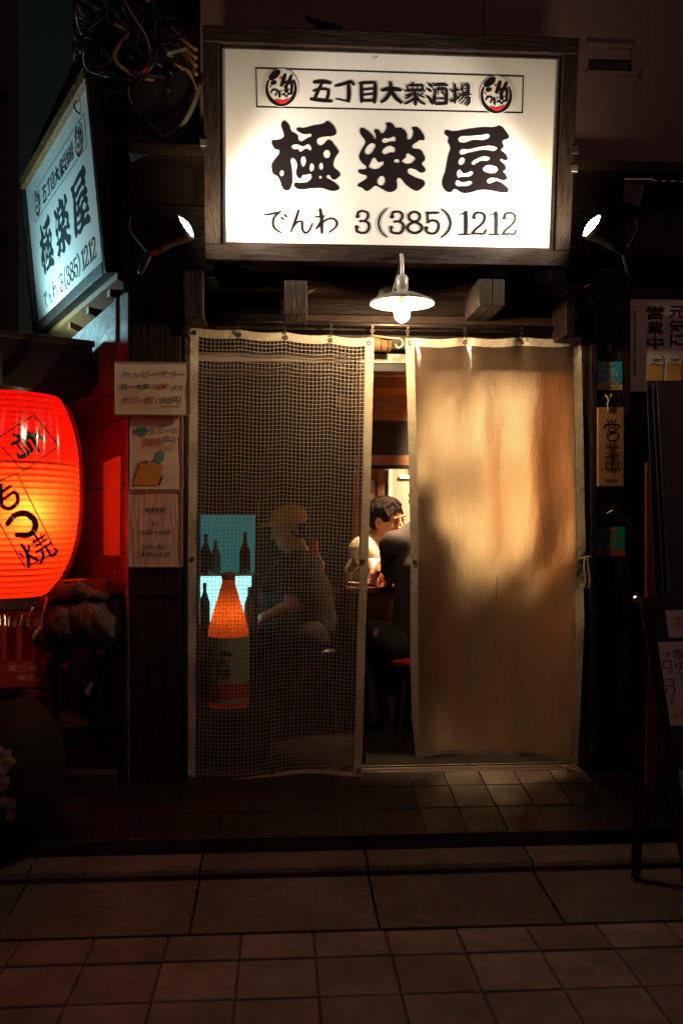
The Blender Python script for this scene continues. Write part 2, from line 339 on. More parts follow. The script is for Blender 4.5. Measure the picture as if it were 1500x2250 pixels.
def vtyp(mb, body, x0, y0, x1, y1, fn, bold=0, lift=0, mi=0, gap=.12):
    n = len(body); h = (y1 - y0) / n
    for i, ch in enumerate(body):
        hh = h * (1 - gap); ww = 0
        if ch in 'にてでゆし': ww = (x1 - x0) * .08
        if ch == 'ー': typ(mb, '|', (x0 + x1) / 2 - 1.5, y0 + i * h + h * .1, (x0 + x1) / 2 + 1.5, y0 + i * h + hh * .85, fn, bold, lift, mi); continue
        if ch == 'ッ': typ(mb, ch, x0 + (x1 - x0) * .4, y0 + i * h, x1 - (x1 - x0) * .1, y0 + i * h + hh * .6, fn, bold, lift, mi); continue
        typ(mb, ch, x0 + ww, y0 + i * h, x1 - ww, y0 + i * h + hh, fn, bold, lift, mi)
def onY(Y):
    return lambda x, y, l=0: W(x, y, Y - .0012 - l)
# ================================================================== GROUND
g = MB(); g.add([(-40, -40, -.03), (40, -40, -.03), (40, 40, -.03), (-40, 40, -.03)], [(0, 1, 2, 3)])
g.build('ground', 'asphalt', kind='structure')
# footway of square stone tiles
YG = CAM.y + 3.055                      # back edge of the tile rows
pav = structure('pavement')
MB().box(-3.2, -6.5, -.03, 3.4, YG, -.006).build('joint_bed', 'joint', pav)
def tile_mesh(wx, wy, h, bev, name, m):
    t = MB(); b = bev
    t.add([(0, 0, -h), (wx, 0, -h), (wx, wy, -h), (0, wy, -h), (0, 0, -b), (wx, 0, -b), (wx, wy, -b), (0, wy, -b), (b, b, 0), (wx - b, b, 0), (wx - b, wy - b, 0), (b, wy - b, 0)],
          [(0, 1, 5, 4), (1, 2, 6, 5), (2, 3, 7, 6), (3, 0, 4, 7), (4, 5, 9, 8), (5, 6, 10, 9), (6, 7, 11, 10), (7, 4, 8, 11), (8, 9, 10, 11)])
    me = bpy.data.meshes.new(name); me.from_pydata(t.v, [], t.f); me.materials.append(m); me.update(); return me
def tones(base, k, n=4, spread=.22):
    out = []
    for i in range(n):
        m = M[base].copy(); m.name = M[base].name + ' tone'
        f = 1 - spread + 2 * spread * i / (n - 1)
        for nd in m.node_tree.nodes:
            if nd.type == 'VALTORGB':
                for e in nd.color_ramp.elements: e.color = (*[c * f for c in e.color[:3]], 1)
            if nd.type == 'MAPPING': nd.inputs['Location'].default_value = (i * 3.1, i * 1.7, 0)
        out.append(m)
    return out
PX0 = W(530, 2048, YG).x
stone_t = tones('stone', 4)
ms = [tile_mesh(.228, .228, .02, .003, 'tile', m) for m in stone_t]; mh = [tile_mesh(.228, .168, .02, .003, 'tile', m) for m in stone_t]
for r in range(10):
    for c in range(-9, 9):
        o = bpy.data.objects.new('tile', random.choice(mh if r == 0 else ms)); COL.objects.link(o); o.parent = pav
        y = YG - .004 - .168 if r == 0 else YG - .178 - .235 * r
        o.location = (PX0 + .235 * c + .003, y, random.uniform(-.0015, .0015)); o.rotation_euler = (random.uniform(-.004, .004), random.uniform(-.004, .004), 0)
# gutter slabs and low rounded curb
YC = CAM.y + 3.45; YCB = CAM.y + 3.60
gut = structure('gutter'); MB().box(-3.2, YG, -.03, 3.4, YCB, -.012).build('joint_bed', 'joint', gut)
curb = structure('curb')
GX = W(808, 1920, YC).x; st = .62
gm = tones('stone2', 4)
for c in range(-4, 5):
    x0 = GX + st * c + .005; x1 = x0 + st - .008
    b = MB(); n = 6
    b.add([(x0, YG + .004, -.02), (x1, YG + .004, -.02), (x1, YG + .004, .004), (x0, YG + .004, .004), (x0, YC - .006, .03), (x1, YC - .006, .03)], [(0, 1, 2, 3), (3, 2, 5, 4)])
    b.build('slab', gm[c % 4], gut)
    k = MB(); prof = [(YC, .0), (YC - .002, .048), (YC + .008, .062), (YC + .03, .068), (YC + .11, .070), (YCB, .071), (YCB, 0)]
    vs = [(x0, y, z) for y, z in prof] + [(x1, y, z) for y, z in prof]; m_ = len(prof)
    k.add(vs, [(i, i + m_, i + 1 + m_, i + 1) for i in range(m_ - 1)] + [tuple(range(m_)), tuple(range(2 * m_ - 1, m_ - 1, -1))])
    k.build('curb_stone', gm[(c + 1) % 4], curb)
# sloping tiled entrance step
step = structure('entrance_step'); SY0 = CAM.y + 3.62; SLOPE = .137; SZ0 = .126
def sz(y): return SZ0 + (y - SY0) * SLOPE
xl, xr = -1.62, 1.9
b = MB(); b.add([(xl, SY0, 0), (xr, SY0, 0), (xr, SY0, SZ0 - .004), (xl, SY0, SZ0 - .004), (xl, .06, sz(.06) - .004), (xr, .06, sz(.06) - .004), (xl, .06, 0), (xr, .06, 0)],
      [(0, 1, 2, 3), (3, 2, 5, 4), (0, 3, 4, 6), (1, 7, 5, 2)])
b.build('step_bed', 'grout', step)
TX = W(383, 1835, SY0).x; tw = .163
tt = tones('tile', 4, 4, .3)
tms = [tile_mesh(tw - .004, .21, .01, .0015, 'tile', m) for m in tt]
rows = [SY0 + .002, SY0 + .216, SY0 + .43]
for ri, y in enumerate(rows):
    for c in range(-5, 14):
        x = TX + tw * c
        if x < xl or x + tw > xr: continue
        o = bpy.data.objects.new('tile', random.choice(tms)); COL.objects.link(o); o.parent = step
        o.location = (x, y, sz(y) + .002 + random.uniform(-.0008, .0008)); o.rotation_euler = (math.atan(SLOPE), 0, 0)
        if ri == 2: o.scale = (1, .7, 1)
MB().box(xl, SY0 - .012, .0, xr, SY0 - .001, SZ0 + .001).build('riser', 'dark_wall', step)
# ground west of the step
MB().box(-6, YCB, -.02, xl - .002, 4, .06).build('side_path', 'asphalt', kind='structure')
MB().box(xr + .002, YCB, -.02, 5, 1, .06).build('side_path', 'asphalt', kind='structure')
# ================================================================== BUILDING
bld = thing('tavern_building', 'small dark timber tavern front with lit doorway under the big white sign', 'building', (0, .2, 0))
SD = Vector((-math.sin(R(23.4)), math.cos(R(23.4)), 0)); SN = Vector((-math.cos(R(23.4)), -math.sin(R(23.4)), 0))   # side wall direction and outward normal
CX = W(285, 1142, -.08).x                       # corner
def P(mb, name, m, parent=bld, **k): return mb.build(name, m, parent, **k)
FL = .2                                         # inside floor height
# left pier, clad in upright boards with a middle joint
xa = CX; xb = W(398, 1142, -.08).x; zt = W(340, 595, -.08).z
P(MB().box(xa, -.065, .0, xb, .12, zt), 'pier_core', 'dark_wall')
nb = 3
for i in range(nb):
    x0 = xa + (xb - xa) * i / nb + .002; x1 = xa + (xb - xa) * (i + 1) / nb - .002
    for z0, z1 in ((sz(-.08) - .02, 1.02), (1.035, zt)):
        P(MB().box(x0, -.085 - random.uniform(0, .004), z0, x1, -.064, z1), 'plank', 'wood_v', bevel=.002)
P(MB().box(xa + .002, -.092, 1.02, xb - .002, -.064, 1.035), 'batten', 'wood_h')
P(MB().pbox(399, 590, 412, 1745, -.05, .16), 'door_jamb', 'wood_v', bevel=.003)
P(MB().pbox(402, 672, 409, 1700, -.062, .012), 'jamb_strip', 'wood_pale' if False else 'wood_frame_v', bevel=.002)
# right jamb and pier
P(MB().pbox(1280, 640, 1298, 1735, -.02, .14), 'door_jamb', 'wood_v', bevel=.003)
P(MB().pbox(1299, 640, 1312, 1740, -.06, .18), 'door_jamb', 'wood_v', bevel=.004)
a = W(1313, 1142, -.03).x; c_ = W(1384, 1142, -.03).x
P(MB().box(a, -.01, 0, c_, .2, 2.5), 'pier_core', 'dark_wall')
for i in range(2):
    x0 = a + (c_ - a) * (0 if i == 0 else .62) + .001; x1 = a + (c_ - a) * (.62 if i == 0 else 1) - .001
    P(MB().box(x0, -.032 - .003 * i, .17, x1, -.009, 2.48), 'plank', 'wood_v', bevel=.002)
# wall to the right, set back, and its low part
P(MB().box(c_ + .002, .06, .05, 4.2, .2, 2.3), 'right_wall', 'dark_wall')
for i in range(9):
    x = c_ + .01 + i * .17
    P(MB().box(x, .046, .07, x + .164, .06, 2.42), 'plank', 'wood_v')
# band under the ledge to the right
z0 = W(1380, 655, 0).z; z1 = W(1380, 378, 0).z
for i in range(3):
    za = z0 + (z1 - z0) * i / 3 + .002; zb = z0 + (z1 - z0) * (i + 1) / 3 - .002
    P(MB().box(W(1240, 500, 0).x, -.004 * i, za, 4.2, .06, zb), 'plank', 'wood_h', bevel=.002)
P(MB().pbox(1255, 356, 1760, 378, -.16, .2), 'ledge', 'wood_h', bevel=.003)
# upper clad wall: panels with open seams and a rectangular vent hole
def clad(x0p, x1p, ytop, ybot):
    A = W(x0p, ybot, -.02); B = W(x1p, ytop, -.02); return A.x, A.z, B.x, B.z
zL = W(1380, 357, -.02).z; ZT = 4.9
hx0 = W(1292, 130, -.02).x; hx1 = W(1386, 130, -.02).x; hz1 = W(1340, 104, -.02).z; hz0 = W(1340, 158, -.02).z
s1 = W(1063, 60, -.02).x
lx = W(440, 60, -.02).x
for (x0, x1, za, zb) in ((lx, s1 - .002, zL, ZT), (s1 + .002, hx0, zL, ZT), (hx0, hx1, zL, hz0), (hx0, hx1, hz1, ZT), (hx1, 2.35, zL, ZT), (2.354, 4.2, zL, ZT)):
    P(MB().box(x0, -.02, za, x1, -.002, zb), 'clad_panel', 'wall_metal')
P(MB().box(hx0 - .012, -.034, hz1, hx1 + .012, -.02, hz1 + .012).box(hx0 - .012, -.03, hz0 - .012, hx1 + .012, -.02, hz0).box(hx1, -.03, hz0, hx1 + .012, -.02, hz1)
  .box(hx0, -.02, hz1 - .045, hx1, .1, hz1), 'vent_frame', 'wall_metal')
P(MB().box(hx0, .1, hz0, hx1, .12, hz1), 'vent_back', 'black')
P(MB().box(lx, .0, 2.42, 4.2, .1, ZT), 'wall_core', 'dark_wall')
P(MB().tube([W(1405, 163, -.02), W(1404, 170, -.05), W(1400, 176, -.055)], .006), 'wall_hook', 'metal')
# upper left timber: ledge, framed panel, boards
P(MB().pbox(283, 314, 458, 339, -.16, .16), 'ledge', 'wood_h', bevel=.004)
P(MB().pbox(283, 340, 458, 452, -.02, .04), 'panel_board', 'wood_h')
P(MB().pbox(424, 345, 450, 450, -.05, .028), 'panel_stile', 'wood_frame_v', bevel=.003)
P(MB().pbox(285, 345, 300, 450, -.05, .028), 'panel_stile', 'wood_v', bevel=.003)
for y0, y1 in ((452, 498), (499, 546), (547, 594)):
    P(MB().pbox(284, y0, 470, y1, -.06 - random.uniform(0, .004), .06), 'plank', 'wood_frame', bevel=.002)
P(MB().pbox(284, 60, 445, 314, .03, .05), 'recess_wall', 'dark_wall')
# header between sign and curtain rail
for i, (y0, y1, yy, m) in enumerate(((575, 617, .06, 'wood_h'), (618, 646, -.06, 'wood_h'), (647, 692, .09, 'wood_frame'), (693, 727, .02, 'wood_h'))):
    P(MB().pbox(400, y0, 1300, y1, yy, .12 if yy < .06 else .04), 'lintel_board', m, bevel=.003)
P(MB().pbox(400, 727, 1300, 765, .12, .04), 'lintel_board', 'inner_dark')
# beam ends poking out
bl = []
for (x0, y0, x1, y1, Y, m) in ((625, 616, 675, 690, -.26, 'wood_end'), (1051, 613, 1108, 672, -.3, 'wood_end'), (402, 592, 447, 698, -.24, 'wood_v'), (1243, 640, 1262, 735, -.22, 'wood_v')):
    w_ = W(x1, y1, Y).x - W(x0, y1, Y).x
    bb = MB(); A = W(x0, y1, Y); B = W(x1, y0, Y)
    if x0 in (625, 1051):   # a drying crack down the middle of the end
        xm = A.x + w_ * (.5 if x0 == 625 else .53)
        bb.box(A.x, Y, A.z, xm - .0015, -.0, B.z).box(xm + .0015, Y, A.z, B.x, 0, B.z).box(A.x + .002, Y + .02, A.z + .003, B.x - .002, 0, B.z - .003)
    else: bb.box(A.x, Y, A.z, B.x, 0, B.z)
    bl.append(P(bb, 'beam', m, bevel=.004))
P(MB().pbox(400, 592, 412, 735, -.1, .1), 'post', 'wood_v')
P(MB().pbox(1298, 600, 1330, 660, -.06, .1), 'post', 'wood_v')
# splintered bits on beams
s_ = MB(); 
for p in ((676, 640, -.262), (1282, 628, -.2), (1248, 690, -.21)):
    q = W(*p); s_.add([q, q + Vector((.035, 0, .012)), q + Vector((.004, -.004, -.012))], [(0, 1, 2)])
P(s_, 'splinter', 'wood_orange')
# sliding door: head, rails, stiles and panes behind the curtains
P(MB().pbox(415, 778, 1285, 797, .16, .04), 'door_head', 'metal' if False else 'foam')
P(MB().pbox(415, 797, 1285, 815, .17, .03), 'door_frame', 'inner_dark')
for x in (415, 1262): P(MB().pbox(x, 815, x + 22, 1680, .17, .03), 'door_stile', 'inner_dark')
P(MB().pbox(790, 815, 803, 1680, .21, .03), 'door_stile', 'inner_dark')
P(MB().pbox(437, 815, 790, 1680, .225, .004), 'door_glass', 'glass')
for i, y in enumerate((.01, .035, .075, .115)):
    z = FL - .006
    P(MB().box(W(412, 1142, 0).x, y, z - .01, W(1282, 1142, 0).x, y + .012, z + (.012 if i != 1 else .004)), 'threshold_rail', 'dark_metal', bevel=.002)
P(MB().box(W(405, 1142, 0).x, -.03, .1, W(1290, 1142, 0).x, .16, FL - .012), 'threshold', 'floor_dark', bevel=.003)
# side wall going back from the corner
C0 = Vector((CX, -.08, 0))
def SW(s, z, o=0): return C0 + SD * s + SN * o + Vector((0, 0, z))
def sidebox(s0, s1, z0, z1, o0, o1, mb=None):
    mb = mb or MB(); return mb.obox(SW(s0, z0, o0), SD * (s1 - s0), SN * (o1 - o0), Vector((0, 0, z1 - z0)))
P(sidebox(.0, 4.5, 1.95, 2.36, -.1, 0), 'side_wall_upper', 'side_wall')
P(sidebox(.0, 4.5, .05, 1.948, -.1, 0), 'side_wall_lower', 'side_low')
P(sidebox(.35, 4.5, 2.412, 4.6, -.4, -.3), 'side_wall_top', 'black')
P(sidebox(0, .03, .2, 2.36, 0, .008), 'corner_trim', 'side_wall')
P(sidebox(.2, .23, 1.96, 2.36, 0, .012), 'downpipe', 'side_wall')
for z in (.6, .9, 1.2, 1.5, 1.8): P(sidebox(.03, 4.5, z, z + .006, 0, .003), 'tile_joint', 'joint')
# small box and strip above the corner
P(MB().obox(W(272, 640, -.1), RT * .035, FW * .05, Vector((0, 0, .42))), 'corner_batten', 'wood_v')
# interior shell
iw = lambda *a: MB().box(*a)
XL, XR = CX + .06, 1.85
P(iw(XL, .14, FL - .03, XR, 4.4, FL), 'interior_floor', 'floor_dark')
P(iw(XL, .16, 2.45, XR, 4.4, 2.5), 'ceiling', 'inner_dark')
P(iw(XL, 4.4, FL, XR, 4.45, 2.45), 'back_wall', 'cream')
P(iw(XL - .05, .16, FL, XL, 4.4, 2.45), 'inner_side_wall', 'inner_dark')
P(iw(XR, .16, FL, XR + .05, 4.4, 2.45), 'inner_side_wall', 'orange_wall')
for x0, x1, y in ((418, 0, 0),): pass
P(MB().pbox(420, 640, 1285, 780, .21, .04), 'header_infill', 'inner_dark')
# partition with an opening across the room, as seen through the gap
YP = 2.1
P(MB().pbox(740, 1000, 912, 1022, YP, .06), 'partition_rail', 'inner_wood', bevel=.003)
P(MB().pbox(740, 1022, 912, 1030, YP + .005, .05), 'partition_rail', 'inner_dark')
P(MB().pbox(740, 830, 912, 850, YP, .06), 'partition_rail', 'inner_wood')
P(MB().pbox(740, 868, 912, 895, YP - .1, .06), 'shelf', 'inner_wood')
P(MB().pbox(740, 925, 912, 1000, YP + .02, .03), 'partition_board', 'inner_dark')
P(MB().pbox(740, 896, 912, 924, YP + .03, .03), 'partition_board', 'inner_wood')
P(MB().pbox(740, 850, 912, 868, YP + .03, .03), 'partition_board', 'orange_wall')
P(MB().pbox(740, 790, 912, 830, YP + .02, .03), 'partition_board', 'inner_wood')
P(MB().pbox(778, 1030, 830, 1260, YP + .2, .04), 'inner_panel', 'orange_wall')
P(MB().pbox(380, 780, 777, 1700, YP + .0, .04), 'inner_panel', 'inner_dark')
P(MB().pbox(778, 1261, 1340, 1760, YP + .0, .04), 'inner_panel', 'inner_dark')  # painted dark to stand for the gloom below table height
P(MB().pbox(829, 1030, 845, 1260, YP + .18, .06), 'inner_post', 'inner_wood')
P(MB().pbox(845, 1030, 908, 1262, YP + .3, .04), 'inner_panel', 'cream_dimmed')
P(MB().pbox(909, 1030, 1340, 1262, YP + .3, .04), 'inner_panel', 'cream')
P(MB().pbox(914, 780, 1225, 1030, YP + .2, .04), 'inner_panel', 'cream')  # pale panel, shaped and widened to brighten the curtain in front
P(MB().pbox(1226, 780, 1400, 1262, YP + .15, .04), 'inner_panel', 'inner_wood')
P(MB().pbox(853, 1030, 862, 1160, YP + .27, .02).pbox(878, 1045, 1250, 1052, YP + .27, .02), 'panel_trim', 'foam')
P(MB().pbox(804, 1055, 822, 1075, YP + .19, .01).pbox(800, 1085, 818, 1100, YP + .19, .01), 'wall_note', 'foam')
for x in (960, 1262): P(MB().pbox(x, 800, x + 28, 1500, 1.7, .06), 'inner_post', 'inner_wood')
for i in range(5):
    P(MB().box(XL, .55 + i * .45, 2.3, XR, .63 + i * .45, 2.44), 'ceiling_beam', 'inner_wood')
# ================================================================== NEIGHBOURS
n1 = thing('neighbour_building', 'dark unlit building across the alley on the far left', 'building', (-3.6, 5, 0))
MB().obox((-7.5, 3.2, 0), (4.6, 3.2, 0), (-2, 5, 0), (0, 0, 7.5)).build('wall', 'night_building', n1)
for k in range(4):
    A = Vector((-7.2, 3.38, 1.2 + k * 1.6)); MB().obox(A, (4.2, 2.92, 0), (.05, -.09, 0), (0, 0, .12)).build('floor_band', 'dark_wall', n1)
MB().obox((-6.4, 3.9, 3.2), (1.2, .835, 0), (.03, -.05, 0), (0, 0, 1.0)).build('window', 'glass', n1)
# ================================================================== SIGNS
# glyph data: outlines traced in crop pixels (scale, origin)
G1 = ([[(330,90),(285,170),(300,230),(332,330),(335,400),(170,468),(125,462),(100,490),(120,570),(170,640),(255,672),(180,810),(105,925),(100,1020),(140,1130),(210,1165),(270,1270),(310,1390),(370,1440),(440,1430),(490,1330),(500,1200),(488,1000),(490,815),(575,870),(592,1000),(572,1080),(600,1170),(650,1215),(700,1150),(780,1140),(865,1130),(840,1245),(640,1295),(560,1290),(535,1320),(580,1400),(680,1420),(900,1400),(1080,1400),(1250,1450),(1370,1440),(1410,1400),(1350,1310),(1200,1215),(1160,1190),(1200,1140),(1270,1215),(1320,1235),(1390,1190),(1430,1130),(1380,1060),(1295,970),(1350,770),(1400,700),(1380,650),(1300,540),(1240,470),(1180,465),(1120,530),(1020,570),(975,465),(1130,400),(1310,378),(1350,340),(1320,220),(1230,120),(1170,95),(1110,145),(900,185),(700,235),(610,225),(580,250),(650,320),(760,355),(880,362),(780,430),(635,490),(610,390),(550,330),(490,305),(440,180),(370,100)],
 [(485,590),(540,555),(630,558),(710,590),(825,550),(855,675),(775,632),(640,695),(600,640),(545,655),(490,615)],[(675,810),(750,795),(720,985),(700,985)],[(255,1110),(318,1055),(300,1170)],[(830,1025),(888,915),(872,1083)],[(1055,905),(1102,970),(1050,1050)],[(1100,712),(1220,672),(1170,828)],[(1018,1205),(1040,1158),(1072,1200)]], 8.824, 585, 255)
G2 = ([[(160,228),(132,270),(160,370),(245,500),(190,610),(125,740),(120,810),(180,910),(265,1005),(190,1035),(130,1030),(98,1065),(170,1130),(275,1170),(190,1260),(85,1345),(180,1390),(265,1455),(340,1420),(425,1355),(560,1410),(700,1475),(800,1450),(855,1390),(870,1200),(1030,1330),(1180,1435),(1240,1450),(1330,1400),(1398,1280),(1220,1190),(1055,1048),(1210,1035),(1310,1098),(1390,1080),(1408,1030),(1335,915),(1395,850),(1360,720),(1300,645),(1250,640),(1145,600),(1230,510),(1310,465),(1370,470),(1388,420),(1330,300),(1250,215),(1190,215),(1155,205),(1175,330),(1070,465),(1050,350),(990,260),(910,222),(850,240),(770,150),(700,125),(640,145),(655,200),(600,320),(570,345),(510,280),(445,250),(412,290),(435,350),(430,450),(390,380),(280,280)],
 [(280,578),(422,540),(422,615),(250,745)],[(575,445),(700,435),(818,410),(808,500),(750,488),(578,520)],[(578,650),(800,605),(800,710),(740,700),(585,738)],[(412,808),(500,900),(588,885),(592,940),(318,998),(340,900)],[(795,855),(910,878),(820,900)],[(1045,728),(1130,760),(1210,840),(950,880),(1020,810)],[(580,1160),(590,1335),(470,1295)]], 8.824, 775, 255)
G3 = ([[(180,185),(148,215),(165,280),(225,330),(210,400),(260,530),(215,680),(160,980),(100,1180),(120,1290),(200,1380),(270,1385),(330,1325),(480,1400),(600,1405),(800,1350),(1000,1350),(1250,1395),(1350,1395),(1388,1345),(1330,1270),(1160,1170),(1120,1185),(970,1205),(980,1140),(1130,1115),(1220,1145),(1300,1160),(1350,1120),(1330,1040),(1280,985),(1330,950),(1310,850),(1220,752),(1300,770),(1360,760),(1350,680),(1290,610),(1240,575),(1290,500),(1262,400),(1390,330),(1350,230),(1200,95),(1140,125),(900,130),(600,165),(300,210)],
 [(408,342),(620,300),(850,280),(1020,282),(990,355),(700,380),(455,428)],[(448,568),(600,560),(800,515),(1100,500),(1165,552),(900,570),(600,630),(448,655)],[(450,725),(545,752),(440,865)],[(668,845),(760,745),(990,703),(1025,750),(850,785)],[(885,925),(1130,890),(1180,970),(955,1003)],[(430,945),(500,1015),(560,1020),(685,985),(690,1050),(480,1095),(400,1100)],[(385,1155),(480,1198),(680,1190),(670,1230),(480,1272),(360,1245)]], 8.824, 960, 265)
# brush strokes of the middle line: (points, width), crop scale 5
S_A = [([(645,205),(740,198),(828,212)],42),([(735,215),(690,300),(650,400)],38),([(638,298),(740,278),(812,290)],28),([(808,285),(800,350),(785,400)],36),([(612,388),(730,405),(842,412)],38),
 ([(880,245),(960,228),(1050,200),(1085,232)],34),([(1025,225),(1030,330),(1022,415)],46),([(1022,418),(960,402),(885,386)],16),
 ([(1165,215),(1168,320),(1170,420)],40),([(1145,215),(1240,212),(1320,205)],30),([(1320,215),(1318,320),(1310,425)],46),([(1180,288),(1300,275)],22),([(1180,345),(1300,332)],22),([(1165,408),(1310,405)],30)]
S_B = [([(-60,292),(40,280),(150,290)],42),([(35,205),(40,290),(-10,380),(-60,420)],44),([(50,300),(95,370),(155,425)],48),
 ([(290,203),(262,245)],20),([(222,245),(235,300)],22),([(220,242),(400,238)],20),([(392,235),(392,300)],24),([(285,240),(285,300)],16),([(338,240),(338,300)],16),([(192,300),(300,296),(418,296)],24),([(308,310),(312,450)],40),([(300,328),(205,352)],22),([(270,345),(200,384)],22),([(292,380),(250,415),(195,440)],28),([(402,318),(330,362)],20),([(330,372),(370,420),(415,442)],30),([(345,345),(415,372)],18),
 ([(460,222),(492,252)],34),([(450,280),(482,302)],32),([(448,362),(475,390),(498,440)],36),([(510,238),(590,232),(665,238)],26),([(530,285),(525,440)],26),([(520,285),(650,280)],20),([(655,280),(652,440)],36),([(572,240),(560,340)],16),([(612,240),(615,335),(640,340)],16),([(540,390),(640,386)],16),([(530,445),(650,440)],28),
 ([(745,225),(748,320),(745,430)],32),([(702,302),(795,288)],26),([(700,418),(790,365)],28),([(828,235),(828,315)],20),([(825,233),(905,230)],18),([(900,233),(895,320)],26),([(830,273),(895,270)],14),([(830,315),(900,312)],16),([(790,345),(920,335)],22),([(842,345),(790,412)],18),([(850,372),(905,368)],18),([(905,368),(900,420),(872,458)],28),([(862,385),(800,442)],16),([(888,385),(840,452)],16)]
S_K = [([(58,165),(150,152),(240,130)],30),([(235,130),(165,195),(152,280),(190,335),(242,368)],30),([(243,190),(275,225)],24),([(283,160),(308,192)],26),([(442,112),(415,200),(355,360)],28),([(365,325),(425,250),(478,245),(482,320),(515,370),(560,345),(600,262)],25),([(685,100),(700,200),(705,375)],34),([(635,190),(740,178)],22),([(718,190),(685,260),(640,325)],24),([(642,322),(740,232),(820,205),(870,240),(865,300),(790,362)],22)]
D = {'3': ([([(25,60),(35,20),(80,8),(125,25),(133,65),(105,105),(55,112)],24),([(95,108),(138,135),(142,190),(110,228),(65,232),(20,215),(15,175)],26)],[(27,62,20),(17,172,20),(58,112,15)]),
 '8': ([([(78,115),(28,90),(22,40),(78,10),(130,40),(125,90),(78,115)],24),([(80,110),(145,150),(145,200),(80,230),(15,200),(15,150),(80,110)],27)],[]),
 '5': ([([(25,8),(28,118)],20),([(18,18),(135,16)],28),([(25,118),(70,95),(125,110),(140,165),(110,222),(55,230),(18,210),(12,175)],24)],[(14,172,18)]),
 '1': ([([(70,5),(72,120),(70,228)],36),([(5,25),(40,22),(72,12)],14),([(2,232),(112,232)],18)],[]),
 '2': ([([(20,62),(32,22),(78,8),(125,28),(133,75),(100,130),(40,180),(8,222)],26),([(5,226),(70,224),(125,225),(142,185)],24)],[(24,62,18)])}
def circ(mb, x, y, r, fn, lift=0, ry=None, rot=0, mi=0, n=20, inner=None):
    ry = ry or r; out = []
    for i in range(n):
        q = 2 * math.pi * i / n; a, b = r * math.cos(q), ry * math.sin(q); out.append((x + a * math.cos(rot) - b * math.sin(rot), y + a * math.sin(rot) + b * math.cos(rot)))
    if inner:
        inn = [(x + (px - x) * inner, y + (py - y) * inner) for px, py in out]
        mb.add([fn(px, py, lift) for px, py in out + inn], [(i, (i + 1) % n, n + (i + 1) % n, n + i) for i in range(n)], mi)
    else: mb.add([fn(px, py, lift) for px, py in out], [tuple(range(n))], mi)
def sign_letters(fn, root, ink):
    """fn takes photo pixels of the front sign face"""
    for gl in (G1, G2, G3):
        loops, s, ox, oy = gl; mb = MB(); filled(loops, lambda x, y, l: fn(ox + x / s, oy + y / s, l), mb, .0005); mb.build('big_letter', ink, root)
    mb = MB(); k = 0
    for S, ox in ((S_A, 560), (S_B, 850)):
        for pts, wd in S: k += 1; stroke(mb, pts, wd, lambda x, y, l: fn(ox + x / 5, 140 + y / 5, l), .0005 + .00003 * k)
    mb.build('lettering', ink, root)
    mb = MB(); k = 0
    for pts, wd in S_K: k += 1; stroke(mb, pts, wd, lambda x, y, l: fn(570 + x / 5.172, 440 + y / 5.172, l), .0005 + .00003 * k, (.8, .6))
    mb.build('phone_word', ink, root); mb = MB()
    f7 = lambda x, y, l: fn(830 + x / 4.6875, 440 + y / 4.6875, l)
    for ch, x0, y0 in (('3', -237, 103), ('3', 118, 108), ('8', 300, 108), ('5', 487, 112), ('1', 835, 118), ('2', 968, 118), ('1', 1146, 120), ('2', 1280, 122)):
        st_, balls = D[ch]
        for pts, wd in st_: k += 1; stroke(mb, [(x0 + a, y0 + b) for a, b in pts], wd, f7, .0005 + .00003 * k, (1, .9))
        for a, b, r_ in balls: k += 1; circ(mb, x0 + a, y0 + b, r_, f7, .0005 + .00003 * k)
    for pts in ([(92,80),(30,150),(5,235),(30,320),(92,380)], [(660,90),(722,150),(750,235),(722,320),(658,382)]):
        k += 1; stroke(mb, pts, 22, f7, .0005 + .00003 * k, (.6, .6))
    mb.build('phone_number', ink, root)
    mb = MB(); C_ = [(562,150),(1149,168),(1147,248),(564,235)]     # border line box
    for i in range(4):
        a = C_[i]; b = C_[(i + 1) % 4]; stroke(mb, [a, b], 2.4, fn, .0004 + .00002 * i, (1, 1))
    mb.build('border_line', ink, root)
    for ox in (560, 1032):
        f = (lambda ox: lambda x, y, l: fn(ox + x / 5, (140 if ox < 900 else 155.5) + y / 5, l))(ox)
        e = MB(); circ(e, 290, 265, 188, f, .0010, 212, mi=1, n=32)
        circ(e, 292, 262, 172, f, .0013, 196, mi=2, n=32)
        arc = [(300, 440)] ; 
        for j in range(15):
            q = R(-30 + j * 17); arc.append((288 + 158 * math.cos(q), 268 + 178 * math.sin(q)))
        stroke(e, arc[1:], 44, f, .0016, (.5, .5))
        circ(e, 215, 125, 78, f, .0019, 40, R(-38)); circ(e, 205, 208, 36, f, .0020, 26, R(-15))
        for j, (pts, wd) in enumerate([([(330,120),(310,190),(290,240)],44),([(400,130),(370,200),(330,260)],40),([(330,210),(400,200),(400,330)],34),([(300,300),(410,290)],30),([(345,230),(345,360)],34),([(175,320),(200,285),(245,300),(225,350)],22),([(270,300),(270,370)],26),([(300,340),(400,330)],26)]):
            stroke(e, pts, wd, f, .0021 + .00005 * j)
        for (x, y) in ((312,265),(378,240),(312,300),(378,298),(345,330)): circ(e, x, y, 9, f, .0027, 13, mi=1)
        stroke(e, [(225,395),(300,425),(385,385)], 36, f, .0029, (.3, .3), mi=3)
        circ(e, 282, 160, 14, f, .0030, mi=3); circ(e, 170, 250, 12, f, .0031, mi=3)
        e.build('emblem', [ink, 'pale_disc', 'pale_disc', 'red_ink'], root)
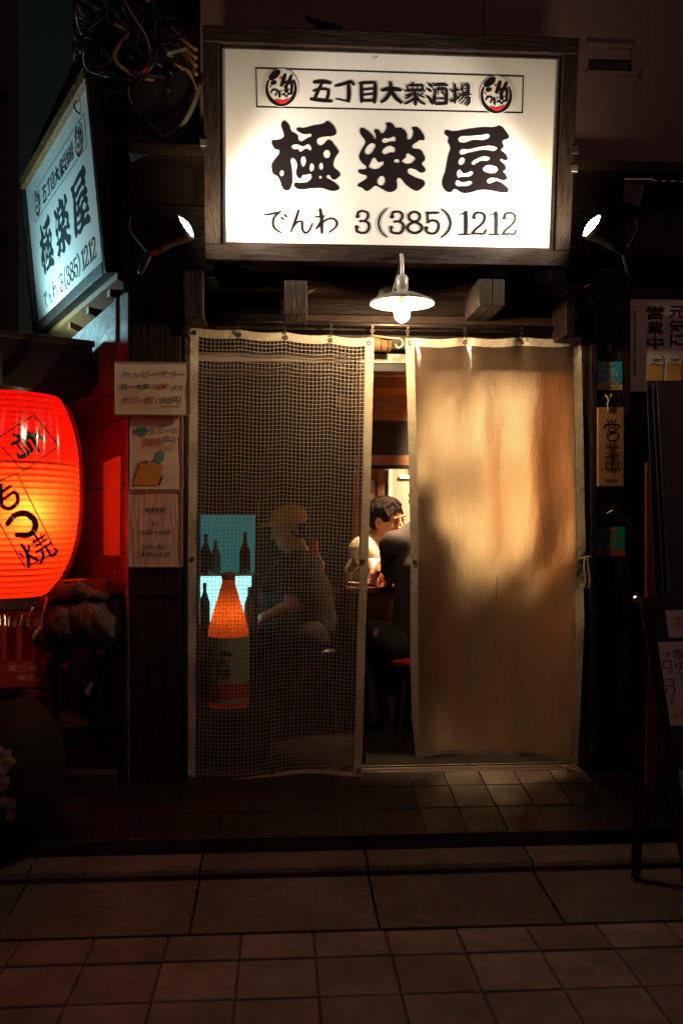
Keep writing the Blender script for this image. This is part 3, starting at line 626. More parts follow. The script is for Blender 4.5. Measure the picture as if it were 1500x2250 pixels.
# front sign -------------------------------------------------------
YB = -.30; YT = -.43
BLc, BRc = W(455, 572, YB), W(1254, 584, YB); TLc, TRc = W(441, 56, YT), W(1269, 82, YT)
sx0, sx1 = (BLc.x + TLc.x) / 2, (BRc.x + TRc.x) / 2; sz0, sz1 = (BLc.z + BRc.z) / 2, (TLc.z + TRc.z) / 2
print('SIGN', BLc, BRc, TLc, TRc)
fs = thing('shop_sign', 'large floodlit white sign with big black brushed characters above the doorway', 'sign', ((sx0 + sx1) / 2, YB, sz0))
tdir = Vector((0, YT - YB, sz1 - sz0)); H = tdir.length; tdir.normalize(); nrm = Vector((0, tdir.z * -1, tdir.y))  # outward (towards viewer)
if nrm.y > 0: nrm = -nrm
O = Vector((sx0, YB, sz0)); WX = sx1 - sx0; fw = .064
def fp(x, t, o): return O + Vector((x, 0, 0)) + tdir * t + nrm * o
def fbox(x0, x1, t0, t1, o0, o1, mb=None):
    mb = mb or MB(); return mb.obox(fp(x0, t0, o0), Vector((x1 - x0, 0, 0)), tdir * (t1 - t0), nrm * (o1 - o0))
DEP = .16
fbox(.0, fw, fw, H - fw, -DEP, 0).build('frame_board', 'wood_frame_v', fs, bevel=.004)
fbox(WX - fw, WX, fw, H - fw, -DEP, 0).build('frame_board', 'wood_frame_v', fs, bevel=.004)
fbox(0, WX, 0, fw, -DEP, .004).build('frame_board', 'wood_frame', fs, bevel=.004)
fbox(0, WX, H - fw, H, -DEP, .004).build('frame_board', 'wood_frame', fs, bevel=.004)
fbox(fw, WX - fw, fw, H - fw, -DEP + .02, -.035).build('sign_panel', 'panel_white', fs)
for (x0, x1, t0, t1) in ((fw, fw + .012, fw, H - fw), (WX - fw - .012, WX - fw, fw, H - fw), (fw + .012, WX - fw - .012, H - fw - .012, H - fw), (fw + .012, WX - fw - .012, fw, fw + .012)):
    fbox(x0, x1, t0, t1, -.034, -.02).build('inner_strip', 'wood_pale' if False else 'wood_frame', fs)
sign_letters(lambda x, y, l=0: Wp(x, y, fp(0, 0, -.034 + l), nrm), fs, 'ink')
sp_ = MB(); stroke(sp_, [(818, 124), (823, 128), (829, 124)], 1.6, lambda x, y, l: Wp(x, y, fp(0, 0, -.033), nrm)); sp_.build('speck', 'grey_ink', fs)
for x, t in ((-.016, H * .49), (WX - .012, H * .42), (WX - .012, H * .50)):
    b = fbox(x, x + .028, t, t + .03, -.02, .006); b.obox(fp(x, t + .01, -.12), (.02, 0, 0), nrm * .1, tdir * .008); b.build('bracket', 'metal', fs, bevel=.002)
fbox(.1, WX - .1, .1, H - .1, -.34, -DEP + .0).build('sign_back_box', 'dark_wall', fs)
# side sign ---------------------------------------------------------
S_dir = Vector((-math.sin(R(25)), math.cos(R(25)), 0)); S_n = Vector((-math.cos(R(25)), -math.sin(R(25)), 0))
BR2 = Wd(233, 598, 4.3); lean = .09
tot = Vector((0, 0, .95)) + S_n * lean; T2 = tot.normalized(); H2 = tot.length
W2 = 1.74; N2 = S_dir.cross(T2).normalized()
if N2.dot(S_n) < 0: N2 = -N2
ss = thing('side_sign', 'white side sign with the same black characters in cool light, left of the building corner', 'sign', BR2)
def sp2(a, t, o): return BR2 + S_dir * (W2 - a) + T2 * t + N2 * o       # a runs left to right as read
def sbox(a0, a1, t0, t1, o0, o1): return MB().obox(sp2(a0, t0, o0), -S_dir * (a1 - a0), T2 * (t1 - t0), N2 * (o1 - o0))
f2 = .06
sbox(0, f2, 0, H2, -.06, 0).build('frame_board', 'wood_frame_v', ss, bevel=.004)
sbox(W2 - f2 * .8, W2, 0, H2, -.06, 0).build('frame_board', 'wood_frame_v', ss, bevel=.004)
sbox(f2, W2 - f2 * .8, 0, f2, -.06, .003).build('frame_board', 'wood_frame', ss, bevel=.004)
sbox(f2, W2 - f2 * .8, H2 - f2, H2, -.1, .003).build('frame_board', 'wood_orange', ss, bevel=.004)  # top board coloured orange to imitate warm light on it
sbox(f2, W2 - f2 * .8, f2, H2 - f2, -.055, -.03).build('sign_panel', 'panel_white', ss)
def side_fn(x, y, l=0):
    p = Wp(x, y, fp(0, 0, -.034), nrm); d = p - O; u = (d.x - fw) / (WX - 2 * fw); v = (d.dot(tdir) - fw) / (H - 2 * fw)
    return sp2(f2 + u * (W2 - 1.8 * f2), f2 + v * (H2 - 2 * f2), -.029 + l)
sign_letters(side_fn, ss, 'ink_side')
for t in (H2 * .2, H2 * .8): MB().tube([sp2(W2 - .05, t, -.17), sp2(W2 - .05, t, -.5)], .015).build('bracket', 'dark_metal', ss)
for a in (.3, W2 - .4): MB().tube([sp2(a, .02, -.1), sp2(a, -.12, -.5)], .02).build('brace', 'wood_orange', ss)
# timber deck under the side sign
dk = MB(); dk.obox(sp2(.1, -.03, -.05), -S_dir * (W2 - .1), -S_n * .4 + Vector((0, 0, -.17)), Vector((0, 0, .03))); P(dk, 'eave_board', 'wood_orange')
for k in range(5):
    q = MB(); a = .25 + k * .42; q.obox(sp2(a, -.07, -.06), -S_dir * .05, -S_n * .4 + Vector((0, 0, -.17)), Vector((0, 0, .036))); P(q, 'rafter', 'wood_orange')
# ================================================================== LAMPS
def floodlamp(c, aim, label, e):
    c = Vector(c); aim = Vector(aim).normalized()
    t = thing('flood_lamp', label, 'lamp', c, 'flood lamps beside the front sign')
    MB().lathe(c, [(.0, -.17), (.024, -.17), (.028, -.11), (.032, -.08), (.05, -.02), (.053, .004), (.05, .005), (.046, -.01)], 24, aim).build('housing', 'dark_metal', t, smooth=True)
    MB().lathe(c, [(.047, -.006), (.04, .006), (.03, .012), (.015, .016), (.0001, .017)], 24, aim).build('lens', 'flood', t.children[0] if t.children else bpy.data.objects[[o.name for o in bpy.data.objects if o.name.startswith('housing')][-1]], smooth=True)

    return t, c, aim
def spot(name, c, aim, e, col, size, parent=None, blend=.6, r=.03):
    l = bpy.data.lights.new(name, 'SPOT'); l.energy = e; l.color = col; l.spot_size = R(size); l.spot_blend = blend; l.shadow_soft_size = r
    o = bpy.data.objects.new(name, l); COL.objects.link(o); o.location = c; o.rotation_euler = Vector(aim).to_track_quat('-Z', 'Y').to_euler()
    return o
fl_l, c, aim = floodlamp(W(408, 500, -.5), (.8, -.2, .5), 'tilted flood lamp on a bent arm left of the white front sign', 1)
fl_r, c2, aim2 = floodlamp(W(1300, 497, -.5), (-.8, -.2, .5), 'glaring flood lamp on a bent arm right of the white front sign', 1)
for t, cc, am, sgn in ((fl_l, c, aim, -1), (fl_r, c2, aim2, 1)):
    base = W(345 if sgn < 0 else 1345, 520, -.08)
    MB().tube(smooth_path([cc - am * .17, cc - am * .23 + Vector((0, .06, -.03)), base + Vector((0, -.12, -.04)), base]), .012).build('arm', 'dark_metal', t, smooth=True)
    MB().lathe(base + Vector((0, .03, 0)), [(.0, -.05), (.055, -.05), (.06, -.03), (.06, .0)], 20, (0, -1, 0)).build('mounting_plate', 'dark_metal', t, smooth=True)
    MB().tube(smooth_path([cc - am * .18, cc - am * .22 + Vector((sgn * .06, .1, .16)), base + Vector((sgn * .07, -.02, .12)), base + Vector((sgn * .06, -.02, -.09)), base + Vector((0, -.02, -.08))]), .004, 6).build('flex', 'cable_brown', t)
    tgt = fp(WX * (.3 if sgn < 0 else .7), H * .3, 0) - cc
    spot('flood_light', cc + am * .05 , tgt, 44, (1, .89, .73), 92, r=.04)
# barn lamp over the gap between the curtains
bc = W(883, 664, -.34)
bt = thing('barn_lamp', 'enamel gooseneck lamp with a glowing bulb over the gap between the curtains', 'lamp', bc)
MB().lathe(bc, [(.135, -.008), (.134, .002), (.118, .008), (.095, .02), (.06, .034), (.03, .042), (.022, .046), (.022, .06), (.0, .06)] , 40).lathe(bc, [(.133, -.006), (.115, .004), (.06, .028), (.02, .038)], 40).build('shade', 'enamel', bt, smooth=True)
MB().lathe(bc, [(.021, .05), (.025, .055), (.025, .1), (.018, .112), (.012, .115), (.0, .115)], 20).build('socket', 'enamel', bt, smooth=True)
top = bc + Vector((0, 0, .115))
MB().tube(smooth_path([top, top + Vector((0, 0, .05)), top + Vector((.0, .03, .09)), top + Vector((0, .09, .085)), top + Vector((0, .13, .03)), top + Vector((-.02, .26, -.05))], 6), .008, 10).build('gooseneck', 'enamel', bt, smooth=True)
MB().lathe(W(852, 645, -.08), [(0, .0), (.03, .0), (.042, -.015), (.045, -.03), (.045, -.05)], 20, (0, -1, 0)).build('wall_plate', 'enamel', bt, smooth=True)
MB().ball(bc + Vector((0, 0, -.047)), .033, 10, sc=(1, 1, 1.15)).build('bulb', 'bulb', bt, smooth=True)
MB().lathe(bc, [(.014, -.02), (.014, .045)], 12).build('bulb_cap', 'metal', bt, smooth=True)
# ================================================================== CURTAINS
def curtain(name, label, left, right, top, bot, waves, pitch, sheet_mat, threads, group, Y0=-.02):
    """left/right: list of (v, px); top/bot: functions of u giving py; waves(u, v) depth"""
    def ip(t, v):
        for (a, x), (b, y) in zip(t, t[1:]):
            if v <= b: k = (v - a) / (b - a); return x + (y - x) * k
        return t[-1][1]
    def S(u, v, off=0):
        px = ip(left, v) * (1 - u) + ip(right, v) * u; y0 = top(u); y1 = bot(u); py = y0 + (y1 - y0) * v
        Yb = Y0 + waves(u, v)
        return W(px, py, Y0) + Vector((0, Yb - Y0 - off, 0))
    Wm = abs(S(1, .3).x - S(0, .3).x); Hm = abs(S(.5, 0).z - S(.5, 1).z)
    root = thing(name, label, 'curtain', S(.5, 1), group)
    nx, nz = 90, 180
    mb = MB(); mb.uv = []
    for j in range(nz + 1):
        for i in range(nx + 1): mb.v.append(tuple(S(i / nx, j / nz))); mb.uv.append((i / nx * Wm, j / nz * Hm))
    mb.f = [(j * (nx + 1) + i, j * (nx + 1) + i + 1, (j + 1) * (nx + 1) + i + 1, (j + 1) * (nx + 1) + i) for j in range(nz) for i in range(nx)]; mb.mi = [0] * len(mb.f)
    mb.build('sheet', sheet_mat, root, smooth=True)
    bw = .032 / Wm; bh = .032 / Hm
    if threads:
        mb = MB(); cols = int(Wm / pitch); rws = int(Hm / pitch); hw = .0009
        for i in range(2, cols - 1):
            u = i / cols; n = 120
            vs = []
            for j in range(n + 1):
                v = bh * .8 + (1 - bh * 1.6) * j / n; p = S(u + .0006 * math.sin(v * 60 + i), v, .0012); vs += [p + Vector((-hw, 0, 0)), p + Vector((hw, 0, 0))]
            mb.add(vs, [(2 * j, 2 * j + 1, 2 * j + 3, 2 * j + 2) for j in range(n)])
        for j in range(2, rws - 1):
            v = j / rws; n = 60; vs = []
            for i in range(n + 1):
                u = bw * .8 + (1 - bw * 1.6) * i / n; p = S(u, v + .0005 * math.sin(u * 40 + j), .0018); vs += [p + Vector((0, 0, -hw)), p + Vector((0, 0, hw))]
            mb.add(vs, [(2 * i, 2 * i + 1, 2 * i + 3, 2 * i + 2) for i in range(n)])
        mb.build('net_threads', 'thread', root, kind='stuff')
    def strip(nm, u0, u1, v0, v1, nu, nv, off=.004):
        mb = MB()
        for s_ in (off, -off):
            mb.add([S(u0 + (u1 - u0) * i / nu, v0 + (v1 - v0) * j / nv, s_ + .0012 * math.sin(j * 1.3 + i * 2)) for j in range(nv + 1) for i in range(nu + 1)],
               [(j * (nu + 1) + i, j * (nu + 1) + i + 1, (j + 1) * (nu + 1) + i + 1, (j + 1) * (nu + 1) + i) for j in range(nv) for i in range(nu)])
        mb.build(nm, 'white_fabric', root, smooth=True)
    strip('binding', -.004, bw, 0, 1, 3, 160); strip('binding', 1 - bw, 1.004, 0, 1, 3, 160)
    strip('binding', bw, 1 - bw, 0, bh * 1.15, 60, 3, .0035); strip('binding', bw, 1 - bw, 1 - bh * .6, 1, 60, 3, .0035)
    return root, S, bw, bh
def sag(xs, base, amp):
    def f(u):
        for a, b in zip(xs, xs[1:]):
            if u <= b: t = (u - a) / (b - a); return base(u) + amp * math.sin(math.pi * t)
        return base(u)
    return f
gl = [.0, .265, .52, .765, .985]; 
Lc = curtain('mesh_curtain', 'clear vinyl curtain with coarse white net and the bottle behind, left half of the doorway', [(0, 420), (.5, 415), (1, 413)], [(0, 820), (.35, 812), (.7, 800), (1, 792)],
    sag(gl, lambda u: 718 + 24 * u, 4), lambda u: 1717 - 15 * u + 5 * math.sin(u * 7),
    lambda u, v: (.012 * math.sin(u * 9 + v * 2) * (.3 + v) + .006 * math.sin(v * 23 + u * 5) * v - .02 * max(0, v - .85) * math.sin(u * 14)
                  + .006 * math.sin(v * 40) * math.exp(-((u - .08) / .06) ** 2)), .0172, 'vinyl_clear', True, 'vinyl curtains in the doorway', -.025)
gr_ = [.0, .335, .66, .985]
def wR(u, v):
    s = 0
    for g0 in gr_: s += .02 * math.exp(-((u - g0) / (.03 + .35 * v)) ** 2) * math.exp(-v * 5)
    s -= .018 * math.sin(u * 19 + v * 1.5) * math.exp(-v * 2.2) * (1 - math.exp(-v * 14)) + .009 * math.sin(u * 23 - v * 6) * (.4 + .6 * v)
    d = (u - 1) * .8 + (v - .52) * 1.1
    s += .014 * math.sin(d * 26) * math.exp(-((u - 1) / .4) ** 2) * math.exp(-((v - .58) / .14) ** 2)
    s += .02 * math.exp(-((v - 1) / .1) ** 2) * math.sin(u * 9)
    return s
Rc = curtain('hazy_curtain', 'hazy fine-net vinyl curtain glowing amber, right half of the doorway', [(0, 893), (.25, 899), (.5, 903), (.75, 902), (.9, 905), (1, 914)], [(0, 1276), (.5, 1281), (.75, 1277), (1, 1268)],
    sag(gr_, lambda u: 741 - 1 * u, 5), lambda u: 1664 - 10 * math.sin(u * 2.2) + 26 * max(0, u - .55) / .45, wR, .005, 'vinyl_hazy', False, 'vinyl curtains in the doorway', -.025)
for (root, S, bw, bh), gs, extra in ((Lc, [.018] + gl[1:4] + [.975], [(.99 - .018, .51), (.018, .51), (.49, .987), (.985, .985), (.015, .99)]), (Rc, [.02, .335, .66, .978], [(.02, .535), (.978, .525)])):
    for u, v in [(x, .012) for x in gs] + extra:
        p = S(u, v, .006)
        MB().lathe(p, [(.004, 0), (.0055, .002), (.0095, .002), (.0105, 0)], 14, (0, -1, 0)).lathe(p + Vector((0, .0035, 0)), [(.0001, 0), (.004, 0)], 10, (0, -1, 0)).build('grommet', 'dark_metal', root, smooth=True)
rail_z = W(850, 716, -.03).z
rl = MB(); rl.tube([Vector((W(414, 705, -.03).x, -.03, W(414, 705, -.03).z)), Vector((W(1300, 724, -.03).x, -.03, W(1300, 724, -.03).z))], .011, 12)
rl = rl.build('curtain_rail', 'dark_metal', smooth=True); rl['label'] = 'thin dark metal rail above the doorway carrying the curtain hooks'; rl['category'] = 'rail'
for i, (px, py) in enumerate(((524, 708), (625, 709), (727, 714), (818, 718), (895, 720), (1021, 722), (1145, 722))):
    root = (Lc if i < 4 else Rc)[0]
    p = W(px, py, -.035); q = W(px, py + 26, -.035)
    h = MB(); h.box(p.x - .004, -.046, p.z - .008, p.x + .004, -.02, p.z + .004)
    m_ = (p + q) / 2
    for k in (0, 1):
        cc = p.lerp(q, .35 + .45 * k); h.tube([cc + Vector((.006 * math.cos(a), .001, .009 * math.sin(a))) for a in [2 * math.pi * j / 10 for j in range(11)]], .0018, 5)
    h.build('hook', 'dark_metal', root)
# red flame mark on the right curtain's top binding
fm = MB(); 
circ(fm, 1220, 749, 4, lambda x, y, l: W(x, y, -.045), 0, 4); fm.add([W(1217, 747, -.045), W(1224, 747, -.045), W(1222, 740, -.045)], [(0, 1, 2)]); fm.build('flame_mark', 'red_ink', Rc[0])
# dark stitched repairs
for (x, y0, y1) in ((1091, 1265, 1322), (1088, 1400, 1432), (1089, 1525, 1548)):
    MB().tube([W(x + random.uniform(-2, 2), y0 + (y1 - y0) * k / 5, -.06) for k in range(6)], .0014, 5).build('repair_stitch', 'ink', Rc[0])
# tie ropes
rp = thing('tie_rope', 'short pale rope tying the amber curtain to the door post', 'rope', W(1285, 1240, -.06))
MB().tube(smooth_path([W(1272, 1228, -.05), W(1284, 1225, -.075), W(1297, 1222, -.08)]), .005, 8).build('cord', 'rope', rp, smooth=True)
for dx in (0, 9): MB().tube(smooth_path([W(1284 + dx * .6, 1226, -.08), W(1283 + dx, 1250, -.078), W(1286 + dx, 1272, -.08), W(1283 + dx, 1292, -.078)]), [.005] * 13 + [.007] * 6 if False else .0055, 8).build('cord', 'rope', rp, smooth=True)
rp = thing('tie_rope', 'frayed knot of rope at the bottom right corner of the amber curtain', 'rope', W(1250, 1690, -.06))
MB().tube(smooth_path([W(1236, 1684, -.05), W(1250, 1688, -.075), W(1246, 1696, -.07), W(1262, 1692, -.08), W(1278, 1704, -.06)]), .006, 8).build('cord', 'rope', rp, smooth=True)
MB().tube(smooth_path([W(1262, 1692, -.08), W(1290, 1722, -.12), W(1320, 1752, -.2)]), .0018, 6).build('cord', 'rope', rp)
rb = thing('rolled_blind', 'end of a rolled bamboo blind tied with rope between the curtain tops', 'blind', W(838, 770, .02))
o = MB().tube([W(800, 755, .06), W(858, 757, .06)], .035, 18); o.build('roll', 'bamboo', rb, smooth=True)
for x in (836, 851): MB().lathe(W(x, 757, .06), [(.036, -.002), (.0385, 0), (.036, .002)], 18, (1, 0, 0)).build('binding_string', 'ink', rb)
MB().tube(smooth_path([W(822, 738, .03), W(850, 742, .01), W(880, 745, .01), W(884, 758, .01), W(874, 764, .01), W(868, 756, .01)]), .005, 8).build('rope', 'rope', rb, smooth=True)
# ================================================================== PAPER SIGNS ON THE LEFT PIER
def sheet(name, label, cat, px0, py0, px1, py1, Y, m, group=None, edge='plastic_edge', th=.004):
    root = thing(name, label, cat, W((px0 + px1) / 2, py1, Y), group)
    mb = MB(); nx, ny = 10, 14; A = W(px0, py0, Y); B = W(px1, py1, Y)
    vs = []
    for j in range(ny + 1):
        for i in range(nx + 1):
            u, v = i / nx, j / ny; vs.append((A.x + (B.x - A.x) * u, Y + .0012 * math.sin(u * 7 + v * 3) * math.sin(v * 9 + px0), A.z + (B.z - A.z) * v))
    mb.add(vs, [(j * (nx + 1) + i, (j + 1) * (nx + 1) + i, (j + 1) * (nx + 1) + i + 1, j * (nx + 1) + i + 1) for j in range(ny) for i in range(nx)])
    mb.build('paper', m, root, smooth=True)
    MB().box(A.x, Y + .003, B.z, B.x, Y + .003 + th, A.z).build('backing', edge, root)
    if edge == 'plastic_edge':
        e = .004
        MB().box(A.x - e, Y - .004, A.z, B.x + e, Y + .004, A.z + e).box(A.x - e, Y - .004, B.z - e, B.x + e, Y + .004, B.z).box(A.x - e, Y - .004, B.z, A.x, Y + .004, A.z).box(B.x, Y - .004, B.z, B.x + e, Y + .004, A.z).build('sleeve_edge', edge, root)
    return root, (lambda x, y, l=0: W(x, y, Y - .0030 - l))
GP = 'laminated notices on the left pier'
r_, f = sheet('notice', 'faded happy hour notice, widest and topmost on the left pier', 'notice', 254, 797, 417, 911, -.115, 'paper', GP)
t = MB(); typ(t, 'ハッピーアワー', 270, 815, 408, 830, f, .01); t.build('lettering', 'grey_ink', r_)
t = MB(); typ(t, '月～木曜', 266, 843, 330, 857, f, .012); typ(t, 'まで', 380, 847, 403, 857, f, .015); t.build('lettering', 'navy_ink', r_)
t = MB(); typ(t, '18時', 336, 842, 373, 858, f, .015); typ(t, 'サワー類', 270, 871, 341, 887, f, .02, mi=0); t.build('lettering', 'orange_ink', r_)
t = MB(); typ(t, '190円', 350, 871, 398, 888, f, .015); stroke(t, [(352, 892), (397, 893)], 1.5, f); t.build('lettering', 'grey_ink', r_)
r_, f = sheet('notice', 'draft beer price notice with a jug picture, middle one on the left pier', 'notice', 287, 915, 401, 1074, -.092, 'paper', GP)
t = MB(); typ(t, '生ビール', 329, 938, 394, 952, f, .01); typ(t, '円！', 357, 959, 394, 978, f, .0); t.build('lettering', 'grey_ink', r_)
t = MB(); typ(t, '280', 316, 962, 355, 978, f, .03); stroke(t, [(314, 982), (392, 982)], 1.2, f); stroke(t, [(357, 987), (392, 987)], 1.4, f); t.build('lettering', 'orange_ink', r_)
t = MB(); circ(t, 311, 946, 15, f, 0, 8.5); t.add([f(310, 953), f(320, 953), f(319, 961)], [(0, 1, 2)]); t.build('speech_bubble', 'teal_print', r_)
t = MB(); typ(t, '緊急価格', 300, 943, 322, 949, f, .0, .0004); t.build('lettering', 'navy_ink', r_)
t = MB(); t.add([f(293, 1066), f(306, 1018), f(322, 1012), f(345, 1020), f(352, 1016), f(356, 1030), f(350, 1066)], [tuple(range(7))]); t.build('jug_picture', 'beer', r_)
t = MB(); t.add([f(339, 1012), f(346, 992), f(352, 988), f(362, 996), f(360, 1010), f(352, 1020)], [tuple(range(6))]); t.build('sleeve_picture', 'teal_print', r_)
t = MB(); typ(t, 'Asahi', 307, 1011, 325, 1018, f, .03, .0006); stroke(t, [(290, 1067), (307, 1020)], 1.4, f, .0006); stroke(t, [(350, 1066), (357, 1044)], 4, f, .0006); stroke(t, [(322, 1024), (312, 1028), (306, 1022)], .8, f, .0006); t.build('lettering', 'navy_ink', r_)
r_, f = sheet('notice', 'opening hours notice with streaked film, lowest on the left pier', 'notice', 284, 1080, 400, 1244, -.094, 'paper2', GP)
t = MB(); typ(t, '営業時間', 320, 1115, 362, 1125, f, .012); typ(t, '平日', 332, 1147, 350, 1157, f, .006); typ(t, '16:00～0:00', 308, 1164, 374, 1174, f, .006)
typ(t, '土日・祝日', 313, 1196, 366, 1207, f, .012); typ(t, '14:00～0:00', 307, 1213, 373, 1223, f, .006); t.build('lettering', 'brown_ink', r_)
# menu sheet on the side wall, in lantern light
mr = thing('menu_sheet', 'crowded menu sheet on the side wall, red with lantern light', 'menu', SW(.6, 1.0, 0))
def on_side(px, py, o=0): return Wp(px, py, SW(0, 0, o), SN)
q = [on_side(228, 1016, .006), on_side(266, 1000, .006), on_side(264, 1222, .006), on_side(228, 1219, .006)]
MB().add(q, [(0, 3, 2, 1)]).build('paper', 'foam', mr)
t = MB()
for j in range(30):
    y = 1030 + j * 6.1
    for x0, x1 in ((231, 240), (242, 262)):
        if random.random() < .9: stroke(t, [(x0 + random.uniform(0, 3), y - (x0 - 228) * .05), (x1 - random.uniform(0, 6), y - (x1 - 228) * .05)], 1.3, lambda x, y, l: on_side(x, y, .0075))
t.build('menu_lines', 'red_ink', mr)
pk = thing('wooden_tag', 'small pale wooden tag leaning behind the heaped cushions', 'tag', Wd(240, 1340, 4.5))
A = Wd(229, 1345, 4.5); MB().obox(A, RT * .055, FW * .01, Vector((0.0, 0, .2))).build('board', 'wood_pale', pk, bevel=.003)
MB().obox(A + RT * .056, RT * .016, FW * .012, Vector((0.0, 0, .205))).build('edge', 'black', pk)
# ================================================================== CANOPY BOX OVER THE LANTERN
cb = thing('awning_box', 'plain dark box awning over the red lantern', 'awning', Wd(60, 870, 4.2))
cd1 = Vector((math.sin(R(56)), math.cos(R(56)), 0)); A = Wd(205, 868, 4.55); A.z = 1.955
MB().obox(A - cd1 * 1.9, cd1 * 1.9, Vector((cd1.y * -.0 - .25, .42, 0)), Vector((0, 0, .25))).build('box', 'board_black', cb, bevel=.01)
MB().obox(A - cd1 * 1.9 - Vector((-.008, .014, 0)) + Vector((0, 0, .235)), cd1 * 1.905, Vector((-.2, .35, 0)), Vector((0, 0, .03))).build('top_lip', 'dark_metal', cb, bevel=.004)
# cool lamp sitting behind the canopy, lighting the side sign from below
lc = sp2(W2 * .36, -.12, .42)
ct = thing('sign_uplight', 'small cool lamp hidden on the dark awning under the side sign', 'lamp', lc)
am = (sp2(W2 * .5, H2 * .42, 0) - lc).normalized()
MB().lathe(lc, [(.0, -.12), (.03, -.12), (.05, -.02), (.055, .01), (.05, .01)], 20, am).build('housing', 'dark_metal', ct, smooth=True)
MB().lathe(lc, [(.05, .0), (.0001, .004)], 20, am).build('lens', 'flood_small', ct)
MB().tube([lc - am * .1, lc - am * .1 - Vector((0, 0, .2))], .01).build('stem', 'dark_metal', ct)
el = thing('eave_lamp', 'small warm lamp under the eave below the side sign', 'lamp', sp2(W2 * .3, -.34, -.1))
MB().ball(sp2(W2 * .3, -.34, -.1), .02, 8).build('bulb', 'bulb', el, smooth=True)
MB().tube([sp2(W2 * .3, -.32, -.1), sp2(W2 * .3, -.07, -.16)], .006).build('stem', 'dark_metal', el)
spot('uplight', lc + am * .03, am, 40, (.45, .92, 1), 150, r=.05)
# ================================================================== RED LANTERN
LC = W(2, 1142, -.05); LD = 3.95
zt_, zb_ = 1.885, 1.02
def lr(z):
    t = (z - zb_) / (zt_ - zb_); t = min(1, max(0, t)); return .14 + .192 * (max(0, 1 - abs((t - .54) / .56) ** 2.5)) ** .62
ln = thing('paper_lantern', 'big red glowing paper lantern with black characters, wrapped in clear plastic', 'lantern', (LC.x, LC.y, zb_))
c0 = Vector((LC.x, LC.y, 0)); pr = []; nrib = 34
for k in range(nrib * 4 + 1):
    z = zb_ + (zt_ - zb_) * k / (nrib * 4); pr.append((lr(z) - (.0035 if z < 1.58 else .0012) * abs(math.cos(math.pi * k / 4)), z))
split = zb_ + (zt_ - zb_) * .66
MB().lathe(c0, [p for p in pr if p[1] >= split - .004], 96).build('upper_shade', 'lantern', ln, smooth=True)
MB().lathe(c0, [p for p in pr if p[1] <= split + .004], 96).build('lower_shade', 'lantern_pale', ln, smooth=True)
for k in range(nrib + 1):
    z = zb_ + (zt_ - zb_) * k / nrib
    MB().tube([c0 + Vector(((lr(z) - .0045) * math.cos(a), (lr(z) - .0045) * math.sin(a), z)) for a in [2 * math.pi * j / 48 for j in range(49)]], .0011 if z < split else .0004, 4, cap=False).build('rib', 'red_ink', ln)
MB().lathe(c0, [(.13, zt_ - .005), (.145, zt_ - .005), (.145, zt_ + .03), (.13, zt_ + .03), (.13, zt_ - .005)], 48).build('top_ring', 'black', ln, smooth=False)
MB().lathe(c0, [(.125, zb_ - .05), (.142, zb_ - .05), (.142, zb_ + .005), (.125, zb_ + .005), (.125, zb_ - .05)], 48).build('bottom_ring', 'black', ln, smooth=False)
MB().tube([c0 + Vector((0, 0, zt_ + .02)), c0 + Vector((0, 0, zt_ + .2))], .006).build('hanger', 'dark_metal', ln)
bu = W(78, 1112, -.30); bu = Vector((LC.x + .145, LC.y - .2, 1.385))
MB().ball(bu, .032, 10, sc=(1, 1, 1.2)).build('bulb', 'lantern_bulb', ln, smooth=True)
MB().tube([c0 + Vector((0, 0, zb_ - .02)), c0 + Vector((.05, 0, 1.2)), bu - Vector((0, 0, .03))], .008).build('bulb_stem', 'dark_metal', ln)
sc_ = F / (FW.dot(Vector((LC.x, LC.y - .25, 1.35)) - CAM))
def on_lan(px, py, l=0):
    d = ray(px, py); p0 = CAM + d * ((LC.y - .3 - CAM.y) / d.y)
    # march to the lantern surface
    best = None; t0 = (LC.y - .42 - CAM.y) / d.y; t1 = (LC.y + .05 - CAM.y) / d.y
    for k in range(60):
        t = t0 + (t1 - t0) * k / 59; p = CAM + d * t; e = math.hypot(p.x - LC.x, p.y - LC.y) - lr(p.z)
        if e < .0035 + l: return p
        if best is None or e < best[0]: best = (e, p)
    return best[1]
def rotf(cx, cy, ang, fn):
    ca, sa = math.cos(R(ang)), math.sin(R(ang))
    return lambda x, y, l=0: fn(cx + x * ca - y * sa, cy + x * sa + y * ca, l)
def edge_box(mb, pts, wd):
    for i in range(len(pts)):
        a, b = pts[i], pts[(i + 1) % len(pts)]; n = 7
        for k in range(n):
            p = (a[0] + (b[0] - a[0]) * k / n, a[1] + (b[1] - a[1]) * k / n); q_ = (a[0] + (b[0] - a[0]) * (k + 1) / n, a[1] + (b[1] - a[1]) * (k + 1) / n)
            stroke(mb, [p, q_], wd, on_lan, .0008, (1, 1))
t = MB(); edge_box(t, [(76, 912), (130, 980), (53, 1036), (-10, 966)], 3.0); edge_box(t, [(38, 1040), (124, 1213), (56, 1247), (-44, 1075)], 3.0); t.build('character_frame', 'ink', ln)
def dense_strokes(mb, S, fn, lift=.0016, k_=1):
    S = [([(x * k_, y * k_) for x, y in p], w_ * k_) for p, w_ in S]
    for i, (pts, wd) in enumerate(S): stroke(mb, pts, wd * (.95 if wd < 4 else 1), fn, lift + .0001 * i, (.85, .8))
